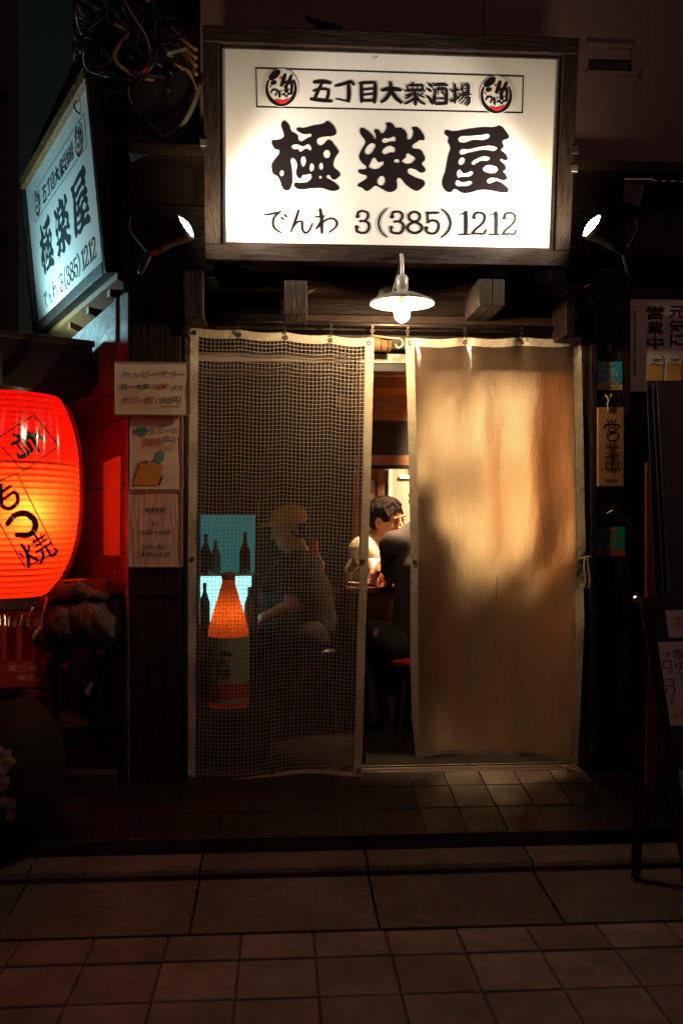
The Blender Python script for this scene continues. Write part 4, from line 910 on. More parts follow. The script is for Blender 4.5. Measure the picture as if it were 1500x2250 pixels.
# 肴, turned about 55 degrees
t = MB(); f = rotf(62, 973, 57, on_lan)
def nt(t): t.build('character', 'ink', ln); return MB()
dense_strokes(t, [([(-12,-34),(14,-16)],8),([(14,-36),(-16,-14)],8),([(-30,-10),(0,-13),(30,-10)],8),([(-4,-26),(-12,0),(-32,16)],9),([(-14,2),(-16,32)],8),([(-12,2),(18,0)],9),([(18,0),(20,20),(16,34)],10),([(-12,12),(14,11)],5),([(-12,21),(14,20)],5),([(16,34),(6,32)],6)], f, k_=1.0)
# も, つ, 焼
t = nt(t); f = rotf(10, 1092, -22, on_lan)
dense_strokes(t, [([(4,-32),(-8,0),(-12,20),(2,32),(24,26),(32,8),(26,-4)],11),([(-26,-12),(0,-14),(26,-20)],9),([(-28,6),(0,3),(22,-2)],9)], f, k_=.88)
t = nt(t); f = rotf(48, 1150, 8, on_lan)
dense_strokes(t, [([(-32,6),(-18,-16),(6,-24),(28,-12),(32,8),(20,24),(-8,28)],15)], f, k_=.95)
t = nt(t); f = rotf(80, 1207, -30, on_lan)
dense_strokes(t, [([(-22,-26),(-22,0),(-34,26)],8),([(-36,-10),(-32,0)],6),([(-10,-14),(-16,-4)],6),([(-20,4),(-8,24)],7),([(0,-16),(34,-18)],6),([(14,-30),(14,-2)],6),([(2,-6),(32,-8)],5),([(4,-24),(8,-6)],4),([(26,-26),(22,-6)],4),([(-4,6),(36,4)],6),([(10,6),(6,22),(-8,32)],7),([(22,6),(22,28),(36,28),(38,20)],7)], f, k_=1.0)
t.build('character', 'ink', ln)
# clear plastic cover: loose skirt round the lantern, gathered under it
mb = MB(); n = 144; vs = []; lv = 50
for j in range(lv + 1):
    v = j / lv; z = 1.93 - v * 1.06
    for i in range(n):
        a = 2 * math.pi * i / n; base = lr(min(max(z, zb_ + .12), zt_)) + .012 if z > zb_ + .12 else (lr(zb_ + .12) + .012) * (1 - (zb_ + .12 - z) * 1.9)
        if z > zt_ - .03: base = .06 + (lr(zt_ - .03) - .05) * max(0, (1.93 - z) / (1.93 - zt_ + .03))
        fold = .006 * math.sin(a * 23 + v * 9) + .008 * math.sin(a * 11 + v * 3) + .012 * math.sin(a * 7 - v * 5) * (max(0, v - .62) * 3 + max(0, .15 - v) * 3)
        vs.append(c0 + Vector(((base + fold) * math.cos(a), (base + fold) * math.sin(a), z)))
mb.add(vs, [(j * n + i, j * n + (i + 1) % n, (j + 1) * n + (i + 1) % n, (j + 1) * n + i) for j in range(lv) for i in range(n)])
mb.build('plastic_cover', 'film', ln, smooth=True)
# ================================================================== LOWER LEFT: low plinth, crates, folding chair, cushions, pot
pl_ = thing('low_plinth', 'low dark plinth beside the left pier under the folding chair', 'plinth', (-1.4, .1, .06))
MB().box(-2.3, -.12, .06, CX - .05, .9, .26).build('plinth_block', 'dark_wall', pl_, bevel=.01)
for k, (px, zz, lab) in enumerate(((-20, .262, 'red beer crate at the bottom of the stack behind the lantern'), (-20, .585, 'red beer crate with faded print on top of the stack under the lantern'))):
    X0 = W(-60, 1400, .15).x; X1 = W(112, 1400, .15).x
    cr_ = thing('beer_crate', lab, 'crate', ((X0 + X1) / 2, .3, zz), 'red beer crates under the lantern')
    h = .31; w_ = X1 - X0; d_ = .36; y0 = .15
    b = MB()
    b.box(X0, y0, zz, X1, y0 + .008, zz + h * .38).box(X0, y0, zz + h * .9, X1, y0 + .008, zz + h).box(X0, y0 + d_ - .008, zz, X1, y0 + d_, zz + h).box(X0, y0 + .008, zz, X0 + .008, y0 + d_ - .008, zz + h).box(X1 - .008, y0 + .008, zz, X1, y0 + d_ - .008, zz + h).box(X0 + .008, y0 + .008, zz, X1 - .008, y0 + d_ - .008, zz + .01)
    b.build('shell', 'crate_red', cr_)
    for j in range(6): x = X0 + w_ * j / 5; MB().box(x - .012, y0 - .004, zz + h * .381, x + .012, y0 + .006, zz + h * .899).build('stile', 'crate_red', cr_)
    MB().box(X0 - .005, y0 - .006, zz + h * .9, X1 + .005, y0 - .001, zz + h).build('rim', 'crate_red', cr_)
    t = MB(); S1 = F / 4.35
    fc = lambda x, y, l=0: Vector((X0 + x, y0 - .002, zz + h * .36 - y))
    typ(t, '麦酒会', .16, .01, .3, .04, fc, .02); typ(t, '東京', .02, .06, .1, .085, fc, .02); typ(t, '専用', .2, .055, .28, .085, fc, .02); t.build('print', 'crate_print', cr_)
fc_ = thing('folding_chair', 'old metal folding chair under heaped cushions beside the left pier', 'chair', Wd(180, 1660, 4.2))
zf = .262
def tb(nm, pts, r=.011, m='metal'): MB().tube(smooth_path([Wd(*p) for p in pts], 6), r, 8).build(nm, m, fc_, smooth=True)
tb('frame_tube', [(140, 1400, 4.25), (132, 1500, 4.22), (124, 1600, 4.2), (120, 1630, 4.2), (136, 1650, 4.19), (170, 1650, 4.18), (215, 1640, 4.18)], .011, 'dark_metal')
tb('frame_tube', [(200, 1400, 4.3), (215, 1500, 4.3), (232, 1590, 4.28), (240, 1625, 4.28)], .011, 'dark_metal')
tb('stretcher', [(96, 1605, 4.45), (128, 1603, 4.4), (200, 1592, 4.35), (219, 1585, 4.33), (222, 1575, 4.33)], .009)
tb('backrest_tube', [(88, 1405, 4.4), (100, 1330, 4.45), (120, 1285, 4.5), (190, 1275, 4.5), (240, 1290, 4.5), (245, 1400, 4.4)])
MB().add([Wd(130, 1562, 4.3), Wd(160, 1560, 4.5), Wd(205, 1590, 4.4), Wd(128, 1602, 4.25)], [(0, 1, 2, 3)]).build('footboard', 'wood_orange', fc_)
MB().obox(Wd(110, 1425, 4.1), RT * .24, FW * .34, Vector((0, 0, .02))).build('seat', 'board_black', fc_, bevel=.006)
kc = thing('key_charm', 'small shiny red charm hanging from the folding chair', 'charm', Wd(142, 1470, 4.08))
MB().ball(Wd(143, 1465, 4.08), .016, 8, sc=(1.1, .8, 1)).build('bead', 'red_seat', kc, smooth=True); MB().tube([Wd(146, 1458, 4.08), Wd(152, 1440, 4.08), Wd(150, 1425, 4.1)], .002, 5).build('string', 'metal', kc)
MB().add([Wd(185, 1520, 4.3), Wd(200, 1495, 4.3), Wd(206, 1500, 4.3), Wd(195, 1530, 4.3)], [(0, 1, 2, 3)]).build('paper_slip', 'foam', fc_)
# round pot in the near left corner
pc = Wd(-45, 1885, 3.62); pc.z = .065
pt = thing('round_pot', 'big dark round pot at the left edge of the pavement, its glaze flaking pale', 'pot', pc)
MB().lathe(pc, [(.0, .0), (.2, .0), (.27, .06), (.315, .2), (.325, .34), (.3, .46), (.25, .54), (.2, .575), (.19, .6), (.17, .6), (.17, .56), (.0, .5)], 48).build('body', 'pot', pt, smooth=True)
for (px, py, sx, sy) in ((8, 1672, 28, 34), (2, 1718, 22, 24), (16, 1765, 24, 16), (26, 1792, 14, 16)):
    t = MB(); pts = []
    for k in range(14):
        a = 2 * math.pi * k / 14; rr = random.uniform(.65, 1.1); X = px + sx * rr * math.cos(a); Y_ = py + sy * rr * math.sin(a)
        dq = ray(X, Y_)
        for t_ in range(200):
            p = CAM + dq * ((2.9 + t_ * .005) / F); r_z = np.interp(p.z - pc.z, [0, .06, .2, .34, .46, .54, .575], [.2, .27, .315, .325, .3, .25, .2])
            if math.hypot(p.x - pc.x, p.y - pc.y) < r_z + .006: break
        pts.append(p)
    t.add(pts, [tuple(range(14))]); t.build('flaking_patch', 'bark', pt)
# ================================================================== RIGHT SIDE SIGNS
def sticker(lab, px0, py0, px1, py1, main, strip, tc):
    Y = -.036; r_ = thing('inspection_sticker', lab, 'sticker', W((px0 + px1) / 2, py1, Y), 'food safety stickers on the right pier')
    A = W(px0, py0, Y); B = W(px1, py1, Y); zs = A.z + (B.z - A.z) * .82
    MB().box(A.x, Y - .002, zs, B.x, Y + .0, A.z).build('plate', main, r_, bevel=.001); MB().box(A.x, Y - .002, B.z, B.x, Y, zs - .0002).build('strip', strip, r_)
    f = lambda x, y, l=0: W(px0 + x * (px1 - px0), py0 + y * (py1 - py0), Y - .003 - l)
    t = MB(); typ(t, 'FOOD', .24, .22, .74, .36, f, .01); typ(t, 'SAFETY', .12, .4, .88, .53, f, .01); t.build('lettering', tc, r_)
    t = MB(); circ(t, .47, .1, .23, f, 0, .055); typ(t, '食品衛生', .27, .585, .72, .68, f, .02); typ(t, '巡回指導実施店', .1, .7, .9, .8, f, .02); t.build('lettering', 'yellow_st' if main == 'blue_st' else 'orange_ink', r_)
    t = MB(); typ(t, '東京食品協会', .15, .87, .85, .95, f, 0, .0005); t.build('lettering', 'brown_ink', r_)
    t = MB(); typ(t, '2023年度', .33, .075, .62, .125, f, 0, .0005); t.build('lettering', 'brown_ink', r_)
sticker('square blue food safety sticker above the hanging wooden plaque', 1306, 794, 1366, 857, 'blue_st', 'yellow_st', 'pale_disc')
sticker('square green food safety sticker with orange strip below the wooden plaque', 1311, 1158, 1372, 1222, 'green_st', 'orange_st', 'orange_ink')
Y = -.07; wp = thing('open_plaque', 'hanging pale wooden plaque with three black vertical characters on the right pier', 'plaque', W(1341, 1070, Y))
MB().pbox(1312, 895, 1371, 1070, Y, .02).build('board', 'wood_pale', wp, bevel=.005)
t = MB(); f = lambda x, y, l=0: W(x, y, Y - .0012 - l)
# brush 営 業 中
dense_strokes(t, [([(1333,923),(1336,931)],2.4),([(1341,921),(1342,930)],2.4),([(1352,922),(1347,931)],2.4),([(1327,941),(1328,934),(1344,933),(1359,934),(1356,941)],3),([(1336,940),(1336,948),(1350,947),(1350,939),(1336,940)],2.6),([(1333,953),(1335,967),(1353,966),(1354,952),(1333,953)],3),
 ([(1338,972),(1339,981)],2.6),([(1347,971),(1346,981)],2.6),([(1331,975),(1334,981)],2.2),([(1355,974),(1351,981)],2.2),([(1328,984),(1359,982)],2.6),([(1334,990),(1354,989)],2.2),([(1331,996),(1357,995)],2.4),([(1343,984),(1343,1014)],3.2),([(1328,1003),(1360,1001)],2.6),([(1341,1004),(1328,1014)],2.6),([(1345,1004),(1360,1013)],3),
 ([(1329,1017),(1331,1033)],3.2),([(1329,1018),(1358,1015)],3),([(1358,1015),(1355,1031)],3.4),([(1331,1031),(1356,1029)],3),([(1343,1006),(1344,1039)],3.8)], f, .0003)
t.build('lettering', 'ink', wp)
t = MB(); typ(t, '"ORIX"', 1328, 1052, 1356, 1061, f, .02); t.build('small_mark', 'brown_ink', wp)
MB().tube(smooth_path([W(1337, 904, Y - .004), W(1334, 890, Y - .008), W(1336, 878, Y - .004), W(1329, 868, -.05), W(1340, 874, -.05), W(1342, 866, -.05)]), .0045, 7).build('cord', 'rope', wp, smooth=True)
MB().lathe(W(1335, 764, -.036), [(.0, .004), (.02, .004), (.023, 0)], 18, (0, -1, 0)).build('knot', 'black', bld)
q = MB().obox(W(1346, 1115, -.05), RT * .03, FW * .01, Vector((0, 0, .02))); P(q, 'wall_fitting', 'dark_metal'); P(MB().tube(smooth_path([W(1330, 1130, -.04), W(1345, 1122, -.06), W(1352, 1124, -.06)]), .004, 6), 'wall_fitting', 'metal')
# poster with two beer glasses
r_, f = sheet('beer_poster', 'creased white poster with black brush writing and two beer glasses, high on the right wall', 'poster', 1383, 657, 1590, 862, -.01, 'poster', edge='foam', th=.002)
t = MB(); vtyp(t, '元気に', 1468, 672, 1504, 763, f, .02); vtyp(t, '営業中', 1420, 672, 1457, 772, f, .025); t.build('lettering', 'ink', r_)
t = MB(); vtyp(t, '皆様のご来店を心よりお待ちしております。', 1391, 682, 1397, 824, f, .02, gap=.05); t.build('lettering', 'brown_ink', r_)
t = MB(); stroke(t, [(1496, 680), (1512, 690), (1530, 684)], 9, f, .0001); stroke(t, [(1500, 716), (1512, 706), (1540, 720)], 8, f, .0001); t.build('red_swash', 'red_ink', r_)
for k, x in enumerate((1438, 1478)):
    t = MB(); l = .0002 * k + .0003
    t.add([f(x - 14, 832 + 28, l), f(x - 16, 800, l), f(x + 18, 800, l), f(x + 15, 860, l)], [(0, 1, 2, 3)]); t.build('beer_picture', 'beer', r_)
    t = MB(); t.add([f(x - 16, 800, l), f(x - 14, 783, l), f(x, 777, l), f(x + 16, 783, l), f(x + 18, 800, l)], [(0, 1, 2, 3, 4)]); t.build('foam_picture', 'foam', r_)
    t = MB(); stroke(t, [(x - 8, 798), (x + 14, 803)], 2.2, f, .0012); typ(t, 'DRY', x - 4, 788, x + 14, 795, f, .02, .0012); t.build('lettering', 'brown_ink', r_)
# perforated bracket under the right ledge
vb = thing('roller_bracket', 'pale ribbed bracket hanging under the ledge right of the flood lamp', 'bracket', W(1392, 450, -.12))
A = W(1371, 447, -.14); 
MB().add([W(1372, 393, -.14), W(1416, 396, -.14), W(1404, 452, -.14), W(1368, 443, -.14), W(1372, 393, -.1), W(1416, 396, -.1), W(1404, 452, -.1), W(1368, 443, -.1)], [(3, 2, 1, 0), (4, 5, 6, 7), (0, 1, 5, 4), (1, 2, 6, 5), (2, 3, 7, 6), (3, 0, 4, 7)]).build('body', 'wall_metal', vb)
for k in range(9): MB().tube([W(1374 - k * .4, 401 + k * 5.2, -.142), W(1410 - k * 1.2, 404 + k * 5.2, -.142)], .0018, 5).build('rib', 'metal', vb)
MB().obox(W(1370, 395, -.15), RT * .13, FW * .02, Vector((0, 0, .006))).build('cap_strip', 'metal', vb)
for k in range(5): MB().obox(W(1432 + k * 20, 398 + k * .6, -.15), RT * .02, FW * .01, Vector((0, 0, .004))).build('rivet_strip', 'metal', vb)
# tall dark shutters leaning
for k, (x0t, x0b, dd) in enumerate(((1420, 1442, 3.98), (1432, 1462, 3.93), (1442, 1474, 3.86))):
    t_ = Wd(x0t, 836, dd + .05); b_ = Wd(x0b, 1420, dd - .1); dv = (b_ - t_); dv = dv * ((t_.z - .08) / abs(dv.z)); b_ = t_ + dv
    o = MB().obox(b_, RT * (.6 - k * .02), FW * .012, t_ - b_).build('shutter_board', 'board_black', None, bevel=.003)
    o['label'] = ['tall black board leaning on the right wall, rearmost of three', 'tall black board leaning on the right wall, middle of three', 'tall black board leaning on the right wall, frontmost of three'][k]; o['category'] = 'board'; o['group'] = 'black boards leaning on the right wall'
rs = thing('drilled_post', 'reddish drilled metal post beside the leaning black boards', 'post', Wd(1436, 1500, 4.08))
MB().obox(Wd(1420, 1141, 4.1) - Vector((0, 0, 1.25)), RT * .05, FW * .03, Vector((0, 0, 1.5))).build('strip', 'red_strip', rs)
for k in range(14): MB().lathe(Wd(1436, 1170, 4.095) - Vector((0, 0, -.1 + k * .075)), [(0, .003), (.006, .003)], 10, (0, -1, 0)).build('hole', 'black', rs)
# A-frame menu board
ab = thing('menu_board', 'black A-frame menu board cut by the right edge of the photo', 'sign board', Wd(1480, 1960, 3.3))
T0 = Wd(1404, 1312, 3.42); B0 = Wd(1508, 2005, 3.22); B0.z = .03; wv = Vector((math.cos(R(-12)), math.sin(R(-12)), 0)) * .6; dn = (B0 - T0); nn = dn.cross(wv).normalized()
if nn.y > 0: nn = -nn
def ap(u, v, o=0): return T0 + wv * u + dn * v + nn * o
def abox(nm, m, u0, u1, v0, v1, o0, o1, p=ab, **k): return MB().obox(ap(u0, v0, o0), wv * (u1 - u0), dn * (v1 - v0), nn * (o1 - o0)).build(nm, m, p, **k)
abox('stile', 'wood_v', 0, .06, .06, 1, -.025, 0, bevel=.003); abox('stile', 'wood_v', .94, 1, .06, 1, -.025, 0, bevel=.003)
abox('top_rail', 'wood_h', 0, 1, 0, .058, -.025, 0, bevel=.003); abox('panel', 'board_black', .061, .939, .06, .86, -.02, -.006)
abox('bottom_rail', 'wood_h', .061, .939, .862, .9, -.025, 0, bevel=.003)
for u in (0.0, .93):
    a = ap(u, .02, -.03); b_ = Wd(1384, 1950, 3.42) + wv * u; b_.z = .035 if u < .1 else .04
    MB().obox(b_, wv * .05, Vector((.02, .03, 0)), a - b_).build('leg', 'wood_v', ab, bevel=.003)
MB().lathe(Wd(1399, 1318, 3.39), [(0, .01), (.014, .01), (.018, 0)], 14, (0, -1, 0)).build('hinge_cap', 'metal', ab)
def onb(x, y, l=0): return Wp(x, y, ap(0, 0, .003 + l), nn)
def card(lab, quad, words):
    r_ = thing('menu_card', lab, 'menu card', onb(*quad[3]), 'menu cards on the A-frame board')
    o = MB(); fr = [onb(*q, .002) for q in quad]; bk = [onb(*q, 0) for q in quad]
    o.add(fr + bk, [(0, 3, 2, 1), (4, 5, 6, 7), (0, 1, 5, 4), (1, 2, 6, 5), (2, 3, 7, 6), (3, 0, 4, 7)]); o.build('card', 'menu_paper', r_)
    for m, fnc in words: t = MB(); fnc(t); t.build('lettering', m, r_)
ff = lambda x, y, l=0: onb(x, y, .0035 + l)
def sk(x): return lambda u, v, l=0: ff(x + u + v * .13, v, l)
card('upper white menu card with orange writing on the A-frame board', [(1460, 1341), (1600, 1338), (1610, 1398), (1468, 1401)], [('orange_ink', lambda t: typ(t, '本日', 1474, 1350, 1540, 1384, ff, -.005))])
def w2(t):
    g = lambda x, y, l=0: ff(x + (y - 1440) * .12, y, l)
    vtyp(t, '塩ゆで', 1478, 1426, 1502, 1502, g, -.002); vtyp(t, 'ブロッコリー', 1453, 1432, 1473, 1552, g, -.002)
card('large white menu card with black handwriting and red price on the A-frame board', [(1444, 1411), (1640, 1405), (1660, 1592), (1472, 1595)], [('ink', w2), ('orange_ink', lambda t: typ(t, '450', 1475, 1560, 1520, 1581, ff, -.005))])
card('small green menu card low on the A-frame board', [(1488, 1690), (1640, 1686), (1650, 1745), (1497, 1750)], [('orange_ink', lambda t: typ(t, '生', 1498, 1705, 1515, 1722, ff))])
bpy.data.objects[[o.name for o in bpy.data.objects if o.name.startswith('card')][-1]].data.materials[0] = M['teal_print']
# ================================================================== CABLES AND GREEN AWNING, UPPER LEFT
ga = thing('green_awning', 'pale green striped awning far behind the cable tangle', 'awning', Wd(270, 370, 6.5))
a = [Wd(225, 170, 6.6), Wd(300, 205, 6.4), Wd(316, 240, 6.3), Wd(243, 372, 6.2), Wd(228, 330, 6.3)]
MB().add(a + [p + FW * .03 for p in a], [(4, 3, 2, 1, 0), (5, 6, 7, 8, 9)] + [(i, (i + 1) % 5, 5 + (i + 1) % 5, 5 + i) for i in range(5)]).build('cloth', 'teal_awning', ga)
for k in range(5):
    p0 = Wd(232 + k * 7, 205 + k * 2, 6.15); p1 = Wd(214 + k * 14, 300 + k * 8, 6.1)
    MB().tube([Wd(300 - k * 10, 120 + k * 16, 6.1), Wd(238 - k * 2, 250 + k * 18, 6.1)], .02 if k < 3 else .008, 6).build('rail', 'stripe' if k < 3 else 'dark_metal', ga)
l_ = bpy.data.lights.new('shop_lamp', 'POINT'); l_.energy = 7; l_.color = (.75, 1, .85); l_.shadow_soft_size = .06
o_ = bpy.data.objects.new('shop_lamp', l_); COL.objects.link(o_); o_.location = Wd(268, 420, 6.0)
cbn = thing('cable_bundle', 'thick tangle of overhead cables above the side sign', 'cables', Wd(290, 200, 4.6))
random.seed(11)
def cab(pts, r, m, nm='cable', n=6): MB().tube(smooth_path([Wd(*p) for p in pts], 5), r, n).build(nm, m, cbn, smooth=True)
for k in range(200):
    cx, cy = random.gauss(312, 52), random.gauss(72, 66); L_ = random.uniform(90, 300); an = random.uniform(.2, 2.7); dd = random.uniform(4.1, 5.4)
    pts = []; bw_ = random.uniform(10, 60)
    for j in range(5):
        t_ = j / 4 - .5; pts.append((min(438, max(168, cx + math.cos(an) * L_ * t_ + bw_ * math.sin(t_ * 6 + k))), cy + math.sin(an) * L_ * t_ + bw_ * (1 - 4 * t_ * t_) + random.gauss(0, 4), dd + random.gauss(0, .05)))
    cab(pts, random.choice((.004, .006, .009, .013)), random.choice(('cable',) * 8 + ('cable_brown',) * 4 + ('cable_tan', 'cable_grey')) if dd > 4.6 or random.random() > .5 else 'cable')
for k in range(10):
    cab([(300 + k * 6, -60, 4.4), (400 + k * 5, -8 + k * 3, 4.3), (520 + k * 9, 14 + k * 4, 4.25), (640 + k * 8, 34 + k * 3, 4.2), (748, 62, 4.15)], .011, 'cable')
cab([(262, -20, 4.1), (290, 30, 4.1), (322, 80, 4.1), (333, 130, 4.1)], .0045, 'cable_tan'); cab([(335, -10, 4.1), (340, 50, 4.1), (342, 100, 4.1), (333, 130, 4.1)], .004, 'cable_brown')
cab([(334, 126, 4.1), (326, 146, 4.09), (313, 160, 4.09)], .008, 'cable_red'); cab([(313, 160, 4.09), (303, 190, 4.1), (304, 260, 4.12), (300, 300, 4.15)], .006, 'cable')
cab([(254, 60, 4.3), (250, 180, 4.3), (262, 240, 4.3), (285, 290, 4.25)], .012, 'cable'); cab([(226, 200, 4.3), (245, 250, 4.3), (275, 290, 4.25)], .009, 'cable')
cab([(440, 185, 4.12), (425, 230, 4.1), (400, 275, 4.1), (362, 304, 4.12)], .012, 'cable_grey', 'conduit')
for k in range(3): cab([(385 + k * 6, 140 + k * 6, 4.1), (410 + k * 3, 155, 4.1), (426, 178, 4.1), (432, 196, 4.1)], .005, 'cable_tan')
for k in range(4): cab([(375 + k * 7, 60 + k * 14, 4.2), (400 + k * 5, 84 + k * 16, 4.15), (432, 110 + k * 18, 4.1)], .009, 'cable_tan')
MB().tube([Wd(232, 201, 4.3), Wd(300, 203, 4.3)], .014, 8).build('support_bar', 'dark_metal', cbn); MB().tube([Wd(234, 304, 4.3), Wd(300, 298, 4.3)], .014, 8).build('support_bar', 'dark_metal', cbn)
MB().obox(Wd(204, 600, 4.72), RT * .05, FW * .06, Vector((-.03, 0, 1.1))).build('support_post', 'black', cbn)
# ================================================================== PEOPLE (signed distance bodies)
def v3(*a): return np.array(a, dtype=np.float32)
class SDF:
    def __init__(s, lo, hi, h):
        s.lo = np.array(lo, np.float32); s.h = h; s.n = [int(math.ceil((b - a) / h)) + 1 for a, b in zip(lo, hi)]
        s.g = np.full(s.n, 1.0, np.float32); s.ax = [s.lo[i] + h * np.arange(s.n[i], dtype=np.float32) for i in range(3)]
    def _sl(s, lo, hi):
        sl = []
        for i in range(3):
            a = max(0, int((lo[i] - s.lo[i]) / s.h)); b = min(s.n[i], int((hi[i] - s.lo[i]) / s.h) + 2)
            if b <= a: return None, None
            sl.append(slice(a, b))
        X = np.meshgrid(*[s.ax[i][sl[i]] for i in range(3)], indexing='ij'); return tuple(sl), X
    def _un(s, sl, d, k, sub=False):
        a = s.g[sl]
        if sub:
            d = -d; h = np.clip(.5 - .5 * (a - d) / k, 0, 1) if k else 0
            s.g[sl] = np.maximum(a, d) if not k else a * (1 - h) + d * h + k * h * (1 - h)
        else:
            h = np.clip(.5 + .5 * (a - d) / k, 0, 1) if k else 0
            s.g[sl] = np.minimum(a, d) if not k else a * (1 - h) + d * h - k * h * (1 - h)
    def cone(s, a, b, ra, rb, k=.02, sub=False):
        a = np.array(a, np.float32); b = np.array(b, np.float32); m = max(ra, rb) + 3 * max(k, .01) + .01
        sl, X = s._sl(np.minimum(a, b) - m, np.maximum(a, b) + m)
        if sl is None: return
        ba = b - a; L2 = float(ba @ ba) + 1e-9
        t = np.clip(((X[0] - a[0]) * ba[0] + (X[1] - a[1]) * ba[1] + (X[2] - a[2]) * ba[2]) / L2, 0, 1)
        d = np.sqrt((X[0] - a[0] - ba[0] * t) ** 2 + (X[1] - a[1] - ba[1] * t) ** 2 + (X[2] - a[2] - ba[2] * t) ** 2) - (ra + (rb - ra) * t)
        s._un(sl, d, k, sub)
    def ell(s, c, r, fr=None, k=.015, sub=False, noise=None):
        c = np.array(c, np.float32); m = max(r) + 3 * max(k, .01) + .01; sl, X = s._sl(c - m, c + m)
        if sl is None: return
        fr = fr if fr is not None else np.eye(3, dtype=np.float32)      # rows: local axes
        q = [sum((X[j] - c[j]) * fr[i][j] for j in range(3)) / r[i] for i in range(3)]
        k0 = np.sqrt(q[0] ** 2 + q[1] ** 2 + q[2] ** 2) + 1e-6; k1 = np.sqrt((q[0] / r[0]) ** 2 + (q[1] / r[1]) ** 2 + (q[2] / r[2]) ** 2) + 1e-6
        d = k0 * (k0 - 1) / k1
        if noise is not None: d = d + noise(X)
        s._un(sl, d, k, sub)
    def mesh(s):
        g = s.g; g = np.pad(g, 1, constant_values=1.0); n = g.shape; neg = g < 0
        c = np.zeros([k - 1 for k in n], np.int8)
        for dx in (0, 1):
            for dy in (0, 1):
                for dz in (0, 1): c += neg[dx:n[0] - 1 + dx, dy:n[1] - 1 + dy, dz:n[2] - 1 + dz]
        act = np.argwhere((c > 0) & (c < 8)); idx = -np.ones(c.shape, np.int64); idx[tuple(act.T)] = np.arange(len(act))
        P_ = np.zeros((len(act), 3)); W_ = np.zeros(len(act)); cor = [(i, j, k) for i in (0, 1) for j in (0, 1) for k in (0, 1)]
        for a in cor:
            for b in cor:
                if sum(y - x for x, y in zip(a, b)) == 1 and all(y >= x for x, y in zip(a, b)):
                    ga = g[act[:, 0] + a[0], act[:, 1] + a[1], act[:, 2] + a[2]]; gb = g[act[:, 0] + b[0], act[:, 1] + b[1], act[:, 2] + b[2]]
                    m = (ga < 0) != (gb < 0); t = np.where(m, ga / (ga - gb + 1e-12), 0)
                    for i in range(3): P_[:, i] += np.where(m, a[i] + (b[i] - a[i]) * t, 0)
                    W_ += m
        V = (act + P_ / W_[:, None] - 1) * s.h + s.lo
        Fs = []
        for ax in range(3):
            o = [1, 1, 1]; 
            A = neg[tuple(slice(1, n[i] - 1) for i in range(3))]
            e = [0, 0, 0]; e[ax] = 1; B = neg[tuple(slice(1 + e[i], n[i] - 1 + e[i]) for i in range(3))]
            for flip, msk in ((0, A & ~B), (1, ~A & B)):
                p = np.argwhere(msk) + 1
                if not len(p): continue
                u, v = [(1, 2), (2, 0), (0, 1)][ax]; eu = np.eye(3, dtype=int)[u]; ev = np.eye(3, dtype=int)[v]
                q = [p - eu - ev, p - ev, p, p - eu]; ok = np.ones(len(p), bool)
                ids = [idx[tuple(np.minimum(x, np.array(idx.shape) - 1).T)] for x in q]; f = np.stack(ids if not flip else ids[::-1], 1); f = f[(f >= 0).all(1)]; Fs.append(f)
        return V, np.concatenate(Fs)
def sdf_obj(s, name, mats, parent, pick=None):
    V, Fc = s.mesh(); off = woff(parent) if parent else Vector((0, 0, 0)); me = bpy.data.meshes.new(name)
    me.vertices.add(len(V)); me.vertices.foreach_set('co', (V - np.array(off)).astype(np.float32).ravel())
    me.loops.add(len(Fc) * 4); me.loops.foreach_set('vertex_index', Fc.astype(np.int32).ravel()); me.polygons.add(len(Fc))
    me.polygons.foreach_set('loop_start', np.arange(0, len(Fc) * 4, 4, dtype=np.int32)); me.polygons.foreach_set('loop_total', np.full(len(Fc), 4, np.int32))
    for m in mats: me.materials.append(M[m])
    if pick is not None: me.polygons.foreach_set('material_index', pick(V[Fc].mean(1)).astype(np.int32))
    me.polygons.foreach_set('use_smooth', np.ones(len(Fc), bool)); me.update(calc_edges=True); me.validate()
    o = bpy.data.objects.new(name, me); COL.objects.link(o)
    if parent: o.parent = parent
    sm = o.modifiers.new('soft', 'SMOOTH'); sm.factor = .5; sm.iterations = 2
    return o
def frame(f, tilt=0):
    f = Vector(f).normalized(); r = f.cross(Vector((0, 0, 1))).normalized(); u = r.cross(f); q = Matrix.Rotation(tilt, 3, f); r = q @ r; u = q @ u; return r, f, u
def hand(s, wr, dirv, palm_n, curl=.5, side=1):
    """palm plus four fingers and a thumb; dirv = finger direction, palm_n = palm normal, side = thumb side"""
    d = Vector(dirv).normalized(); n = Vector(palm_n).normalized(); n = (n - d * n.dot(d)).normalized(); x = d.cross(n) * side
    s.cone(wr, wr + d * .03, .024, .028, .01); s.ell(wr + d * .05, (.038, .05, .016), np.array([x[:], d[:], n[:]], np.float32), .01)
    for i, (o, L_) in enumerate(((.028, .07), (.010, .078), (-.009, .073), (-.027, .058))):
        p = wr + d * .085 + x * o; dd = d.copy()
        for j in range(3):
            dd = (Matrix.Rotation(0, 3, x) @ dd); ang = curl * (.5 + .35 * j); dd = (d * math.cos(ang * (j + 1) * .7) + n * math.sin(ang * (j + 1) * .7)).normalized()
            q = p + dd * L_ * (.45, .32, .23)[j]; s.cone(p, q, .0095 - j * .0012, .0085 - j * .0012, .003); p = q
    p = wr + d * .03 + x * .03
    for j, L_ in enumerate((.035, .03, .025)):
        dd = (x * (.8 - .3 * j) + d * .7 + n * (.3 + .3 * j)).normalized(); q = p + dd * L_; s.cone(p, q, .012 - j * .0015, .0105 - j * .0015, .004); p = q
